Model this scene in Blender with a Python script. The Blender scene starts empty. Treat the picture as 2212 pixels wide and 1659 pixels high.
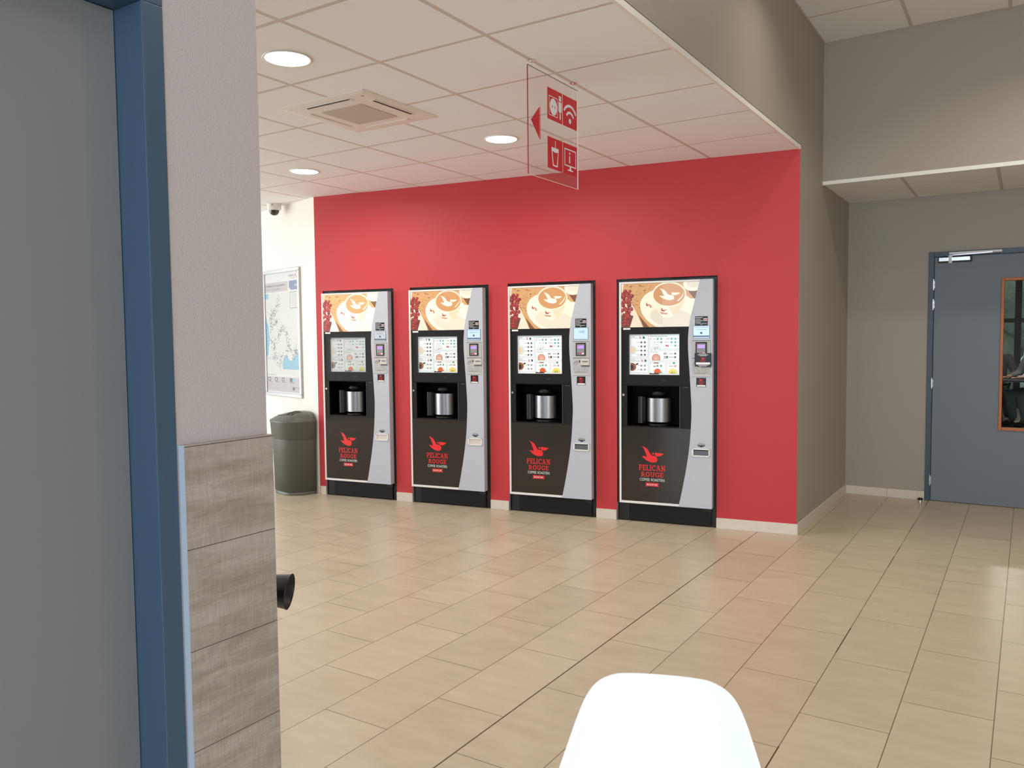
import bpy, bmesh, math, random
from mathutils import Vector, Matrix
random.seed(7)
D = bpy.data
COL = bpy.context.scene.collection
R = math.radians

# ------------------------------------------------------------------ camera, world, exposure
cam_d = D.cameras.new('camera'); cam = D.objects.new('camera', cam_d); COL.objects.link(cam)
RT = Vector((0.84206116, 0.53929485, -0.00969876)); UP = Vector((-0.02236397, 0.05287385, 0.99835074)); FW = Vector((-0.53891823, 0.84045548, -0.05658379))
M = Matrix((RT, UP, -FW)).transposed().to_4x4(); M.translation = Vector((1.37156, -5.87486, 1.41893))
cam.matrix_world = M
cam_d.sensor_width = 36.0; cam_d.lens = 36.0 * 1744.3 / 2212.0; cam_d.clip_start = 0.05; cam_d.clip_end = 200
bpy.context.scene.camera = cam
sc = bpy.context.scene
sc.view_settings.view_transform = 'Standard'; sc.view_settings.look = 'None'
sc.view_settings.gamma = 1.0; sc.view_settings.exposure = 0.15; sc.view_settings.use_curve_mapping = False
W = D.worlds.new('world'); sc.world = W; W.use_nodes = True
W.node_tree.nodes['Background'].inputs[0].default_value = (0.80, 0.90, 1.0, 1)
W.node_tree.nodes['Background'].inputs[1].default_value = 0.55

def area(name, loc, target, sx, sy, power, color=(1, 1, 1), spread=180):
    l = D.lights.new(name, 'AREA'); l.shape = 'RECTANGLE'; l.size = sx; l.size_y = sy; l.energy = power; l.color = color; l.spread = R(spread)
    o = D.objects.new(name, l); COL.objects.link(o); o.location = loc
    o.rotation_euler = (Vector(target) - Vector(loc)).to_track_quat('-Z', 'Y').to_euler(); return o
def disk_light(name, loc, power, color, size=0.2, spread=150, target=None):
    l = D.lights.new(name, 'AREA'); l.shape = 'DISK'; l.size = size; l.energy = power; l.color = color; l.spread = R(spread)
    o = D.objects.new(name, l); COL.objects.link(o); o.location = loc; return o
area('daylight_rear_windows', (1.5, -11.6, 1.7), (0.5, 0, 1.0), 7.0, 2.8, 235, (0.68, 0.84, 1.0))
area('daylight_right_windows', (4.5, -8.2, 1.6), (0, -4.6, 0.9), 4.6, 2.4, 190, (0.90, 0.95, 1.0))
area('daylight_left_windows', (-8.6, -4.2, 1.5), (0, -1.6, 0.8), 5.5, 2.6, 230, (0.97, 0.98, 1.0))

# ------------------------------------------------------------------ colours and materials
def lin(c):
    return tuple(((v / 255) / 12.92 if v / 255 <= 0.04045 else ((v / 255 + 0.055) / 1.055) ** 2.4) for v in c)
def mat(name, c, rough=0.5, metal=0.0, spec=0.5, emit=0.0, coat=0.0, noise=0.0, nscale=40.0, bump=0.0, bscale=200.0):
    m = D.materials.new(name); m.use_nodes = True; nt = m.node_tree; b = nt.nodes['Principled BSDF']
    col = (*lin(c), 1)
    b.inputs['Base Color'].default_value = col; b.inputs['Roughness'].default_value = rough
    b.inputs['Metallic'].default_value = metal; b.inputs['Specular IOR Level'].default_value = spec
    b.inputs['Coat Weight'].default_value = coat; b.inputs['Coat Roughness'].default_value = 0.03
    if emit:
        b.inputs['Emission Color'].default_value = col; b.inputs['Emission Strength'].default_value = emit
    tc = nt.nodes.new('ShaderNodeTexCoord')
    n = nt.nodes.new('ShaderNodeTexNoise'); n.inputs['Scale'].default_value = nscale; n.inputs['Detail'].default_value = 3
    nt.links.new(tc.outputs['Object'], n.inputs['Vector'])
    if noise:
        mx = nt.nodes.new('ShaderNodeMix'); mx.data_type = 'RGBA'
        mx.inputs['A'].default_value = tuple(v * (1 - noise) for v in col[:3]) + (1,)
        mx.inputs['B'].default_value = tuple(min(1, v * (1 + noise)) for v in col[:3]) + (1,)
        nt.links.new(n.outputs['Fac'], mx.inputs['Factor']); nt.links.new(mx.outputs['Result'], b.inputs['Base Color'])
    if bump:
        n2 = nt.nodes.new('ShaderNodeTexNoise'); n2.inputs['Scale'].default_value = bscale; n2.inputs['Detail'].default_value = 2
        nt.links.new(tc.outputs['Object'], n2.inputs['Vector'])
        bp = nt.nodes.new('ShaderNodeBump'); bp.inputs['Strength'].default_value = bump; bp.inputs['Distance'].default_value = 0.002
        nt.links.new(n2.outputs['Fac'], bp.inputs['Height']); nt.links.new(bp.outputs['Normal'], b.inputs['Normal'])
    return m

def floor_material():
    m = D.materials.new('beige_floor_tiles'); m.use_nodes = True; nt = m.node_tree; b = nt.nodes['Principled BSDF']; L = nt.links
    g = nt.nodes.new('ShaderNodeNewGeometry'); sep = nt.nodes.new('ShaderNodeSeparateXYZ'); L.new(g.outputs['Position'], sep.inputs[0])
    def math_(op, a, bb=None, cc=None):
        n = nt.nodes.new('ShaderNodeMath'); n.operation = op
        for i, v in enumerate((a, bb, cc)):
            if v is None: continue
            if isinstance(v, (int, float)): n.inputs[i].default_value = v
            else: L.new(v, n.inputs[i])
        return n.outputs[0]
    ty = math_('SUBTRACT', sep.outputs['Y'], 0.247); tx = math_('SUBTRACT', sep.outputs['X'], -0.2604)
    cmb = nt.nodes.new('ShaderNodeCombineXYZ'); L.new(ty, cmb.inputs[0]); L.new(tx, cmb.inputs[1])
    br = nt.nodes.new('ShaderNodeTexBrick'); L.new(cmb.outputs[0], br.inputs['Vector'])
    br.offset = 0.5; br.offset_frequency = 2; br.squash = 1.0
    for k, v in (('Scale', 1.0), ('Mortar Size', 0.0021), ('Mortar Smooth', 0.3), ('Bias', 0.0), ('Brick Width', 0.6095), ('Row Height', 0.3105)): br.inputs[k].default_value = v
    br.inputs['Color1'].default_value = (*lin((189, 177, 156)), 1); br.inputs['Color2'].default_value = (*lin((196, 184, 163)), 1)
    br.inputs['Mortar'].default_value = (*lin((122, 103, 82)), 1)
    # cloudy stone pattern streaked across the tile
    mp = nt.nodes.new('ShaderNodeMapping'); mp.inputs['Scale'].default_value = (2.2, 7.0, 1); L.new(g.outputs['Position'], mp.inputs['Vector'])
    n1 = nt.nodes.new('ShaderNodeTexNoise'); n1.inputs['Scale'].default_value = 1.6; n1.inputs['Detail'].default_value = 6; n1.inputs['Roughness'].default_value = 0.62; L.new(mp.outputs[0], n1.inputs['Vector'])
    r1 = nt.nodes.new('ShaderNodeValToRGB'); L.new(n1.outputs['Fac'], r1.inputs[0])
    r1.color_ramp.elements[0].position = 0.3; r1.color_ramp.elements[0].color = (0.90, 0.88, 0.84, 1)
    r1.color_ramp.elements[1].position = 0.7; r1.color_ramp.elements[1].color = (1.05, 1.04, 1.03, 1)
    mx = nt.nodes.new('ShaderNodeMix'); mx.data_type = 'RGBA'; mx.blend_type = 'MULTIPLY'; mx.inputs['Factor'].default_value = 1
    L.new(br.outputs['Color'], mx.inputs['A']); L.new(r1.outputs['Color'], mx.inputs['B'])
    # wide dark movement joints: one along the machine zone, others to the right
    d0 = math_('LESS_THAN', math_('ABSOLUTE', tx), 0.0032)
    d1 = math_('LESS_THAN', math_('ABSOLUTE', math_('SUBTRACT', tx, 0.9315)), 0.0026)
    nj = nt.nodes.new('ShaderNodeTexNoise'); nj.inputs['Scale'].default_value = 1.3; L.new(g.outputs['Position'], nj.inputs['Vector'])
    d1 = math_('MULTIPLY', d1, math_('GREATER_THAN', nj.outputs['Fac'], 0.52))
    dd = math_('MAXIMUM', d0, d1)
    m2 = nt.nodes.new('ShaderNodeMix'); m2.data_type = 'RGBA'; L.new(dd, m2.inputs['Factor']); L.new(mx.outputs['Result'], m2.inputs['A']); m2.inputs['B'].default_value = (*lin((86, 66, 48)), 1)
    L.new(m2.outputs['Result'], b.inputs['Base Color'])
    rr = math_('MULTIPLY_ADD', n1.outputs['Fac'], 0.16, 0.24); L.new(rr, b.inputs['Roughness'])
    b.inputs['Specular IOR Level'].default_value = 0.45
    bp = nt.nodes.new('ShaderNodeBump'); bp.inputs['Strength'].default_value = 0.35; bp.inputs['Distance'].default_value = 0.002
    L.new(math_('SUBTRACT', 1.0, br.outputs['Fac']), bp.inputs['Height']); L.new(bp.outputs['Normal'], b.inputs['Normal'])
    return m

def wood_panel_material():
    m = D.materials.new('grey_oak_laminate'); m.use_nodes = True; nt = m.node_tree; b = nt.nodes['Principled BSDF']; L = nt.links
    g = nt.nodes.new('ShaderNodeNewGeometry')
    def noise(scale, sx, sy, sz, det=6, rough=0.6):
        mp = nt.nodes.new('ShaderNodeMapping'); mp.inputs['Scale'].default_value = (sx, sy, sz); L.new(g.outputs['Position'], mp.inputs['Vector'])
        n = nt.nodes.new('ShaderNodeTexNoise'); n.inputs['Scale'].default_value = scale; n.inputs['Detail'].default_value = det; n.inputs['Roughness'].default_value = rough; n.inputs['Distortion'].default_value = 0.4
        L.new(mp.outputs[0], n.inputs['Vector']); return n.outputs['Fac']
    def ramp(f, stops):
        r = nt.nodes.new('ShaderNodeValToRGB'); L.new(f, r.inputs[0]); e = r.color_ramp.elements
        e[0].position, e[0].color = stops[0]; e[1].position, e[1].color = stops[1]
        for p, c in stops[2:]:
            x = e.new(p); x.color = c
        return r.outputs['Color']
    A = (*lin((153, 142, 133)), 1); Bc = (*lin((178, 170, 163)), 1); Cc = (*lin((166, 156, 148)), 1)
    base = ramp(noise(3.0, 1, 1.5, 9.0), [(0.33, A), (0.62, Bc), (0.48, Cc)])
    fine = ramp(noise(12.0, 1, 2.5, 26.0, 8, 0.7), [(0.3, (0.86, 0.84, 0.82, 1)), (0.72, (1.10, 1.10, 1.10, 1))])
    saw = ramp(noise(10.0, 1, 30.0, 2.2, 3, 0.6), [(0.34, (0.90, 0.89, 0.87, 1)), (0.62, (1.06, 1.06, 1.06, 1))])
    def mul(a, c):
        x = nt.nodes.new('ShaderNodeMix'); x.data_type = 'RGBA'; x.blend_type = 'MULTIPLY'; x.inputs['Factor'].default_value = 1
        L.new(a, x.inputs['A']); L.new(c, x.inputs['B']); return x.outputs['Result']
    col = mul(mul(base, fine), saw)
    # thin plank seams every 0.2 m
    sep = nt.nodes.new('ShaderNodeSeparateXYZ'); L.new(g.outputs['Position'], sep.inputs[0])
    def math_(op, a, bb):
        n = nt.nodes.new('ShaderNodeMath'); n.operation = op
        for i, v in enumerate((a, bb)):
            if isinstance(v, (int, float)): n.inputs[i].default_value = v
            else: L.new(v, n.inputs[i])
        return n.outputs[0]
    f = math_('MODULO', math_('ADD', sep.outputs['Z'], 0.200 - 0.017 + 0.1), 0.2)
    seam = math_('LESS_THAN', math_('ABSOLUTE', math_('SUBTRACT', f, 0.1), 0), 0.0008) if False else math_('LESS_THAN', math_('ABSOLUTE', math_('SUBTRACT', f, 0.1), 0), 0.0008)
    x = nt.nodes.new('ShaderNodeMix'); x.data_type = 'RGBA'; L.new(seam, x.inputs['Factor']); L.new(col, x.inputs['A']); x.inputs['B'].default_value = (*lin((72, 64, 60)), 1)
    L.new(x.outputs['Result'], b.inputs['Base Color']); b.inputs['Roughness'].default_value = 0.55
    return m

def wallpaper_material():
    m = D.materials.new('textured_wallpaper'); m.use_nodes = True; nt = m.node_tree; b = nt.nodes['Principled BSDF']; L = nt.links
    b.inputs['Base Color'].default_value = (*lin((188, 179, 178)), 1); b.inputs['Roughness'].default_value = 0.65
    g = nt.nodes.new('ShaderNodeNewGeometry'); mp = nt.nodes.new('ShaderNodeMapping'); mp.inputs['Scale'].default_value = (1, 1.5, 0.8); mp.inputs['Rotation'].default_value = (R(25), 0, 0)
    L.new(g.outputs['Position'], mp.inputs['Vector'])
    v = nt.nodes.new('ShaderNodeTexVoronoi'); v.inputs['Scale'].default_value = 330; L.new(mp.outputs[0], v.inputs['Vector'])
    bp = nt.nodes.new('ShaderNodeBump'); bp.inputs['Strength'].default_value = 0.5; bp.inputs['Distance'].default_value = 0.0012
    L.new(v.outputs['Distance'], bp.inputs['Height']); L.new(bp.outputs['Normal'], b.inputs['Normal'])
    return m

def brushed_metal():
    m = D.materials.new('brushed_steel'); m.use_nodes = True; b = m.node_tree.nodes['Principled BSDF']
    b.inputs['Base Color'].default_value = (*lin((150, 150, 152)), 1); b.inputs['Metallic'].default_value = 1; b.inputs['Roughness'].default_value = 0.33
    return m

def clear_sheet(name, tint=(0.97, 0.98, 0.98), f=1.0):
    m = D.materials.new(name); m.use_nodes = True; nt = m.node_tree; nt.nodes.clear(); L = nt.links
    out = nt.nodes.new('ShaderNodeOutputMaterial'); t = nt.nodes.new('ShaderNodeBsdfTransparent'); t.inputs[0].default_value = (*tint, 1)
    g = nt.nodes.new('ShaderNodeBsdfGlossy'); g.inputs['Roughness'].default_value = 0.02; g.inputs['Color'].default_value = (1, 1, 1, 1)
    fr = nt.nodes.new('ShaderNodeFresnel'); fr.inputs['IOR'].default_value = 1.45
    mu = nt.nodes.new('ShaderNodeMath'); mu.operation = 'MULTIPLY'; mu.inputs[1].default_value = f; L.new(fr.outputs[0], mu.inputs[0])
    ge = nt.nodes.new('ShaderNodeNewGeometry'); iv = nt.nodes.new('ShaderNodeMath'); iv.operation = 'SUBTRACT'; iv.inputs[0].default_value = 1.0; L.new(ge.outputs['Backfacing'], iv.inputs[1]); m3 = nt.nodes.new('ShaderNodeMath'); m3.operation = 'MULTIPLY'; L.new(mu.outputs[0], m3.inputs[0]); L.new(iv.outputs[0], m3.inputs[1]); mu = m3
    mx = nt.nodes.new('ShaderNodeMixShader'); L.new(mu.outputs[0], mx.inputs[0]); L.new(t.outputs[0], mx.inputs[1]); L.new(g.outputs[0], mx.inputs[2]); L.new(mx.outputs[0], out.inputs[0])
    return m

MT = dict(
    floor=floor_material(), panel=wood_panel_material(), paper=wallpaper_material(), steel=brushed_metal(),
    red=mat('red_wall_paint', (190, 49, 54), 0.55, bump=0.12, bscale=300),
    white_wall=mat('white_wall_paint', (240, 236, 226), 0.6, bump=0.05),
    taupe=mat('taupe_wall_paint', (164, 155, 143), 0.5, bump=0.10, bscale=350),
    tile=mat('ceiling_tile_white', (240, 240, 242), 0.8, noise=0.01), tbar=mat('ceiling_grid_bar', (210, 197, 188), 0.6),  # bar tone darkened to carry the shade beside the tile edges
    trimw=mat('white_ceiling_trim', (238, 236, 228), 0.4), skirt=mat('skirting_tile', (214, 204, 190), 0.4, noise=0.05, nscale=25),
    grout=mat('skirting_grout', (120, 110, 100), 0.8),
    slate=mat('slate_blue_frame_paint', (60, 76, 92), 0.35), bluecase=mat('blue_casing_paint', (62, 86, 108), 0.35),
    leaf=mat('grey_door_laminate', (127, 129, 130), 0.5), leaf2=mat('slate_grey_door_laminate', (112, 122, 132), 0.5, noise=0.02, nscale=8),
    orange=mat('orange_brown_wood', (190, 110, 62), 0.5, noise=0.12, nscale=30), chrome=mat('chrome', (215, 215, 215), 0.18, metal=1.0),
    dark=mat('near_black', (18, 17, 18), 0.5), matte=mat('machine_black_plastic', (15, 14, 14), 0.5, spec=0.3), tape=mat('black_tape', (16, 15, 16), 0.30, bump=0.5, bscale=30),
    gloss=mat('machine_black_gloss', (42, 35, 29), 0.04, spec=0.6), gloss2=mat('satin_black', (16, 16, 18), 0.28), niche=mat('dispensing_bay_black', (2, 2, 2), 0.6, spec=0.1),
    silver=mat('machine_silver_paint', (189, 193, 202), 0.42, spec=0.4), alu=mat('white_aluminium_edge', (232, 231, 228), 0.35),
    edgeblue=mat('pale_blue_grey_edging', (176, 186, 200), 0.5), greyplast=mat('grey_plastic', (186, 184, 182), 0.45), greydark=mat('dark_grey_plastic', (92, 94, 97), 0.4),
    beigeplast=mat('beige_plastic', (206, 200, 190), 0.45), white=mat('white_print', (245, 245, 242), 0.4), black=mat('black_print', (14, 13, 14), 0.3),
    logored=mat('logo_red', (236, 40, 44), 0.35), bannerred=mat('banner_red', (214, 40, 46), 0.35), textred=mat('lettering_red', (214, 38, 42), 0.35), textwhite=mat('lettering_white', (222, 232, 226), 0.4),
    bin=mat('olive_grey_plastic', (92, 93, 85), 0.42, noise=0.03, nscale=60, bump=0.1, bscale=500), bindark=mat('bin_dark_line', (48, 48, 43), 0.6),  # darker olive for the flap outline and ribs
    light=mat('lamp_diffuser', (255, 250, 236), 0.5, emit=7.0), shell=mat('white_chair_plastic', (250, 251, 252), 0.3),
    chairwood=mat('pale_beech', (206, 170, 122), 0.5, noise=0.08), wire=mat('black_wire', (20, 20, 20), 0.4),
    sign_red=mat('sign_red', (222, 30, 46), 0.4), sign_white=mat('sign_white', (254, 252, 253), 0.4),
    acrylic=clear_sheet('clear_acrylic', (0.975, 0.975, 0.975), 1.1), edge=mat('acrylic_edge', (236, 214, 212), 0.2), rededge=mat('acrylic_red_edge', (150, 30, 40), 0.2),
    glass=clear_sheet('door_glass', (0.86, 0.88, 0.86), 0.12), smoke=mat('smoked_dome', (40, 36, 34), 0.06, spec=0.8),
    pframe=mat('poster_aluminium_frame', (186, 188, 186), 0.3, metal=0.4), paperp=mat('poster_paper', (205, 205, 201), 0.35, coat=0.3),
    land=mat('map_land', (196, 198, 190), 0.35, noise=0.06, nscale=60), sea=mat('map_sea', (118, 168, 188), 0.35), pgrey=mat('poster_grey_band', (176, 169, 167), 0.35),
    pblue=mat('poster_blue_block', (104, 116, 150), 0.35), pdark=mat('poster_dark_print', (84, 82, 84), 0.4), pdot=mat('map_marker', (112, 114, 112), 0.4), prule=mat('poster_rule', (160, 158, 158), 0.4),
    acwhite=mat('ac_white_plastic', (232, 225, 218), 0.45), acgrille=mat('ac_grille', (196, 184, 170), 0.6), acslot=mat('ac_slot_shade', (52, 34, 30), 0.7),
    tube=mat('black_brown_plastic', (30, 24, 24), 0.30),
    lip=mat('lip', (134, 84, 72), 0.5), hair=mat('dark_hair', (38, 30, 24), 0.6), skin=mat('skin', (178, 132, 106), 0.5), jacket=mat('dark_brown_cloth', (56, 50, 46), 0.8), grey_sleeve=mat('grey_cloth', (96, 94, 94), 0.8),
    jeans=mat('light_blue_denim', (150, 182, 212), 0.8, noise=0.12, nscale=40), darkjeans=mat('dark_trousers', (44, 46, 54), 0.8), redchair=mat('red_chair_plastic', (150, 54, 40), 0.4),
    tabletop=mat('dark_table_top', (40, 40, 38), 0.4), bush=mat('grey_green_foliage', (176, 186, 160), 0.8, noise=0.45, nscale=9), winframe=mat('brown_window_frame', (62, 52, 42), 0.5), backwall=mat('back_room_paint', (120, 112, 102), 0.7),
    shoe=mat('dark_shoe', (24, 22, 22), 0.5), pave=mat('outdoor_paving', (190, 190, 186), 0.8),
)

# ------------------------------------------------------------------ mesh building helpers
class MB:
    def __init__(s): s.v = []; s.f = []; s.mi = []; s.mats = []; s.sm = []
    def m(s, name):
        if name not in s.mats: s.mats.append(name)
        return s.mats.index(name)
    def add(s, vs, fs, mt, smooth=False):
        o = len(s.v); s.v += [tuple(v) for v in vs]; k = s.m(mt)
        for f in fs: s.f.append([i + o for i in f]); s.mi.append(k); s.sm.append(smooth)
    def box(s, x0, x1, y0, y1, z0, z1, mt):
        s.add([(x0, y0, z0), (x1, y0, z0), (x1, y1, z0), (x0, y1, z0), (x0, y0, z1), (x1, y0, z1), (x1, y1, z1), (x0, y1, z1)],
              [(0, 3, 2, 1), (4, 5, 6, 7), (0, 1, 5, 4), (1, 2, 6, 5), (2, 3, 7, 6), (3, 0, 4, 7)], mt)
    def prism_xz(s, poly, y0, y1, mt, smooth=False):   # poly ccw seen from -Y ; y0 front
        n = len(poly)
        s.add([(x, y0, z) for x, z in poly] + [(x, y1, z) for x, z in poly], [list(range(n)), list(range(2 * n - 1, n - 1, -1))], mt)
        s.add([(x, y0, z) for x, z in poly] + [(x, y1, z) for x, z in poly], [(i, i + n, (i + 1) % n + n, (i + 1) % n) for i in range(n)], mt, smooth)
    def prism_xy(s, poly, z0, z1, mt, smooth=False):
        n = len(poly)
        s.add([(x, y, z0) for x, y in poly] + [(x, y, z1) for x, y in poly], [list(range(n - 1, -1, -1)), list(range(n, 2 * n))], mt)
        s.add([(x, y, z0) for x, y in poly] + [(x, y, z1) for x, y in poly], [(i, (i + 1) % n, (i + 1) % n + n, i + n) for i in range(n)], mt, smooth)
    def lathe(s, prof, c, axis, mt, seg=32, caps=True, smooth=True):   # prof: (r, h) along axis
        ax = Vector(axis).normalized(); t = Vector((1, 0, 0)) if abs(ax.x) < 0.9 else Vector((0, 1, 0))
        u = ax.cross(t).normalized(); w = ax.cross(u); c = Vector(c); vs = []; fs = []
        for r, h in prof:
            for k in range(seg):
                a = 2 * math.pi * k / seg; vs.append(c + ax * h + u * (r * math.cos(a)) + w * (r * math.sin(a)))
        for j in range(len(prof) - 1):
            for k in range(seg):
                fs.append((j * seg + k, j * seg + (k + 1) % seg, (j + 1) * seg + (k + 1) % seg, (j + 1) * seg + k))
        s.add(vs, fs, mt, smooth)
        if caps:
            if prof[0][0] > 1e-5: s.add(vs[:seg], [list(range(seg - 1, -1, -1))], mt)
            if prof[-1][0] > 1e-5: s.add(vs[-seg:], [list(range(seg))], mt)
    def cyl(s, a, b, r, mt, seg=20, r2=None):
        a = Vector(a); b = Vector(b); s.lathe([(r, 0), (r if r2 is None else r2, (b - a).length)], a, b - a, mt, seg)
    def tube(s, pts, r, mt, seg=10):
        for a, b in zip(pts[:-1], pts[1:]): s.cyl(a, b, r, mt, seg)
    def ball(s, c, r, mt, seg=20, sc=(1, 1, 1)):
        vs = []; fs = []; n = seg // 2
        for j in range(n + 1):
            th = math.pi * j / n
            for k in range(seg):
                a = 2 * math.pi * k / seg
                vs.append((c[0] + r * sc[0] * math.sin(th) * math.cos(a), c[1] + r * sc[1] * math.sin(th) * math.sin(a), c[2] - r * sc[2] * math.cos(th)))
        for j in range(n):
            for k in range(seg): fs.append((j * seg + k, j * seg + (k + 1) % seg, (j + 1) * seg + (k + 1) % seg, (j + 1) * seg + k))
        s.add(vs, fs, mt, True)
    def build(s, name, parent=None, bevel=0, loc=None, rotz=0, label=None, cat=None, group=None, kind=None, subsurf=0, solid=0, merge=False):
        me = D.meshes.new(name); me.from_pydata(s.v, [], s.f)
        for k in s.mats: me.materials.append(MT[k])
        me.polygons.foreach_set('material_index', s.mi); me.polygons.foreach_set('use_smooth', s.sm)
        if merge:
            bm = bmesh.new(); bm.from_mesh(me); bmesh.ops.remove_doubles(bm, verts=bm.verts, dist=1e-5); bmesh.ops.recalc_face_normals(bm, faces=bm.faces); bm.to_mesh(me); bm.free()
        me.update(); o = D.objects.new(name, me); COL.objects.link(o)
        if parent: o.parent = parent
        if loc: o.location = loc
        o.rotation_euler[2] = rotz
        if solid:
            q = o.modifiers.new('solid', 'SOLIDIFY'); q.thickness = solid; q.offset = 0
        if bevel:
            q = o.modifiers.new('bevel', 'BEVEL'); q.width = bevel; q.segments = 2; q.limit_method = 'ANGLE'; q.angle_limit = R(40); q.harden_normals = False
        if subsurf:
            q = o.modifiers.new('sub', 'SUBSURF'); q.levels = subsurf; q.render_levels = subsurf
        tag(o, label, cat, group, kind); return o
def tag(o, label=None, cat=None, group=None, kind=None):
    for k, v in (('label', label), ('category', cat), ('group', group), ('kind', kind)):
        if v: o[k] = v
def empty(name, loc, rotz=0, **k):
    o = D.objects.new(name, None); COL.objects.link(o); o.location = loc; o.rotation_euler[2] = rotz; o.empty_display_size = 0.1; tag(o, **k); return o
def smooth_curve(pts, n=6):
    out = []
    for i in range(len(pts) - 1):
        p0 = pts[max(i - 1, 0)]; p1 = pts[i]; p2 = pts[i + 1]; p3 = pts[min(i + 2, len(pts) - 1)]
        for k in range(n):
            t = k / n
            out.append(tuple(0.5 * ((2 * p1[a]) + (-p0[a] + p2[a]) * t + (2 * p0[a] - 5 * p1[a] + 4 * p2[a] - p3[a]) * t * t + (-p0[a] + 3 * p1[a] - 3 * p2[a] + p3[a]) * t ** 3) for a in (0, 1)))
    out.append(pts[-1]); return out
def ell(cx, cz, rx, rz, n=36, rot=0):
    c, s_ = math.cos(rot), math.sin(rot)
    return [(cx + rx * math.cos(a) * c - rz * math.sin(a) * s_, cz + rx * math.cos(a) * s_ + rz * math.sin(a) * c) for a in (2 * math.pi * k / n for k in range(n))]
def clip(poly, x0, x1, z0, z1):
    def cut(P, f, inter):
        out = []
        for i in range(len(P)):
            a = P[i - 1]; b = P[i]
            if f(b):
                if not f(a): out.append(inter(a, b))
                out.append(b)
            elif f(a): out.append(inter(a, b))
        return out
    def ix(X): return lambda a, b: (X, a[1] + (b[1] - a[1]) * (X - a[0]) / (b[0] - a[0]))
    def iz(Z): return lambda a, b: (a[0] + (b[0] - a[0]) * (Z - a[1]) / (b[1] - a[1]), Z)
    for f, g in ((lambda p: p[0] >= x0, ix(x0)), (lambda p: p[0] <= x1, ix(x1)), (lambda p: p[1] >= z0, iz(z0)), (lambda p: p[1] <= z1, iz(z1))):
        poly = cut(poly, f, g)
        if len(poly) < 3: return []
    return poly
def area2(p): return sum(p[i - 1][0] * p[i][1] - p[i][0] * p[i - 1][1] for i in range(len(p)))
class Print:
    """flat print on a vertical face: shapes given in (u, z), each layer a hair in front of the last"""
    def __init__(s, mb, y, step=0.0002, rect=None, f=None): s.mb = mb; s.y = y; s.step = step; s.rect = rect; s.n = 0; s.f = f or (lambda a, b: (a, b))
    def poly(s, p, mt, keep=False):
        p = [s.f(*q) for q in p]
        if s.rect: p = clip(p, *s.rect)
        if len(p) < 3: return
        if area2(p) < 0: p = p[::-1]
        if not keep: s.n += 1
        y = s.y - s.step * s.n
        s.mb.add([(a, y, b) for a, b in p], [list(range(len(p)))], mt)
    def rect_(s, a0, a1, b0, b1, mt, keep=False): s.poly([(a0, b0), (a1, b0), (a1, b1), (a0, b1)], mt, keep)
    def frame(s, a0, a1, b0, b1, t, tz, mt):
        s.rect_(a0, a1, b0, b0 + tz, mt); s.rect_(a0, a1, b1 - tz, b1, mt, True); s.rect_(a0, a0 + t, b0 + tz, b1 - tz, mt, True); s.rect_(a1 - t, a1, b0 + tz, b1 - tz, mt, True)
_txt = {}
def text_mesh(body):
    if body not in _txt:
        c = D.curves.new('t', 'FONT'); c.body = body; c.size = 1; c.resolution_u = 3; c.fill_mode = 'FRONT'
        o = D.objects.new('t', c); me = D.meshes.new_from_object(o)
        vs = [tuple(v.co) for v in me.vertices]; fs = [list(p.vertices) for p in me.polygons]
        D.objects.remove(o); D.curves.remove(c); D.meshes.remove(me); _txt[body] = (vs, fs)
    return _txt[body]
def text(mb, body, x0, x1, z0, z1, y, mt):
    """fit the words into the box x0..x1, z0..z1 on the face y"""
    vs, fs = text_mesh(body)
    if not vs: return
    a0 = min(v[0] for v in vs); a1 = max(v[0] for v in vs); b0 = min(v[1] for v in vs); b1 = max(v[1] for v in vs)
    mb.add([(x0 + (v[0] - a0) / (a1 - a0) * (x1 - x0), y, z0 + (v[1] - b0) / (b1 - b0) * (z1 - z0)) for v in vs], fs, mt)

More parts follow.
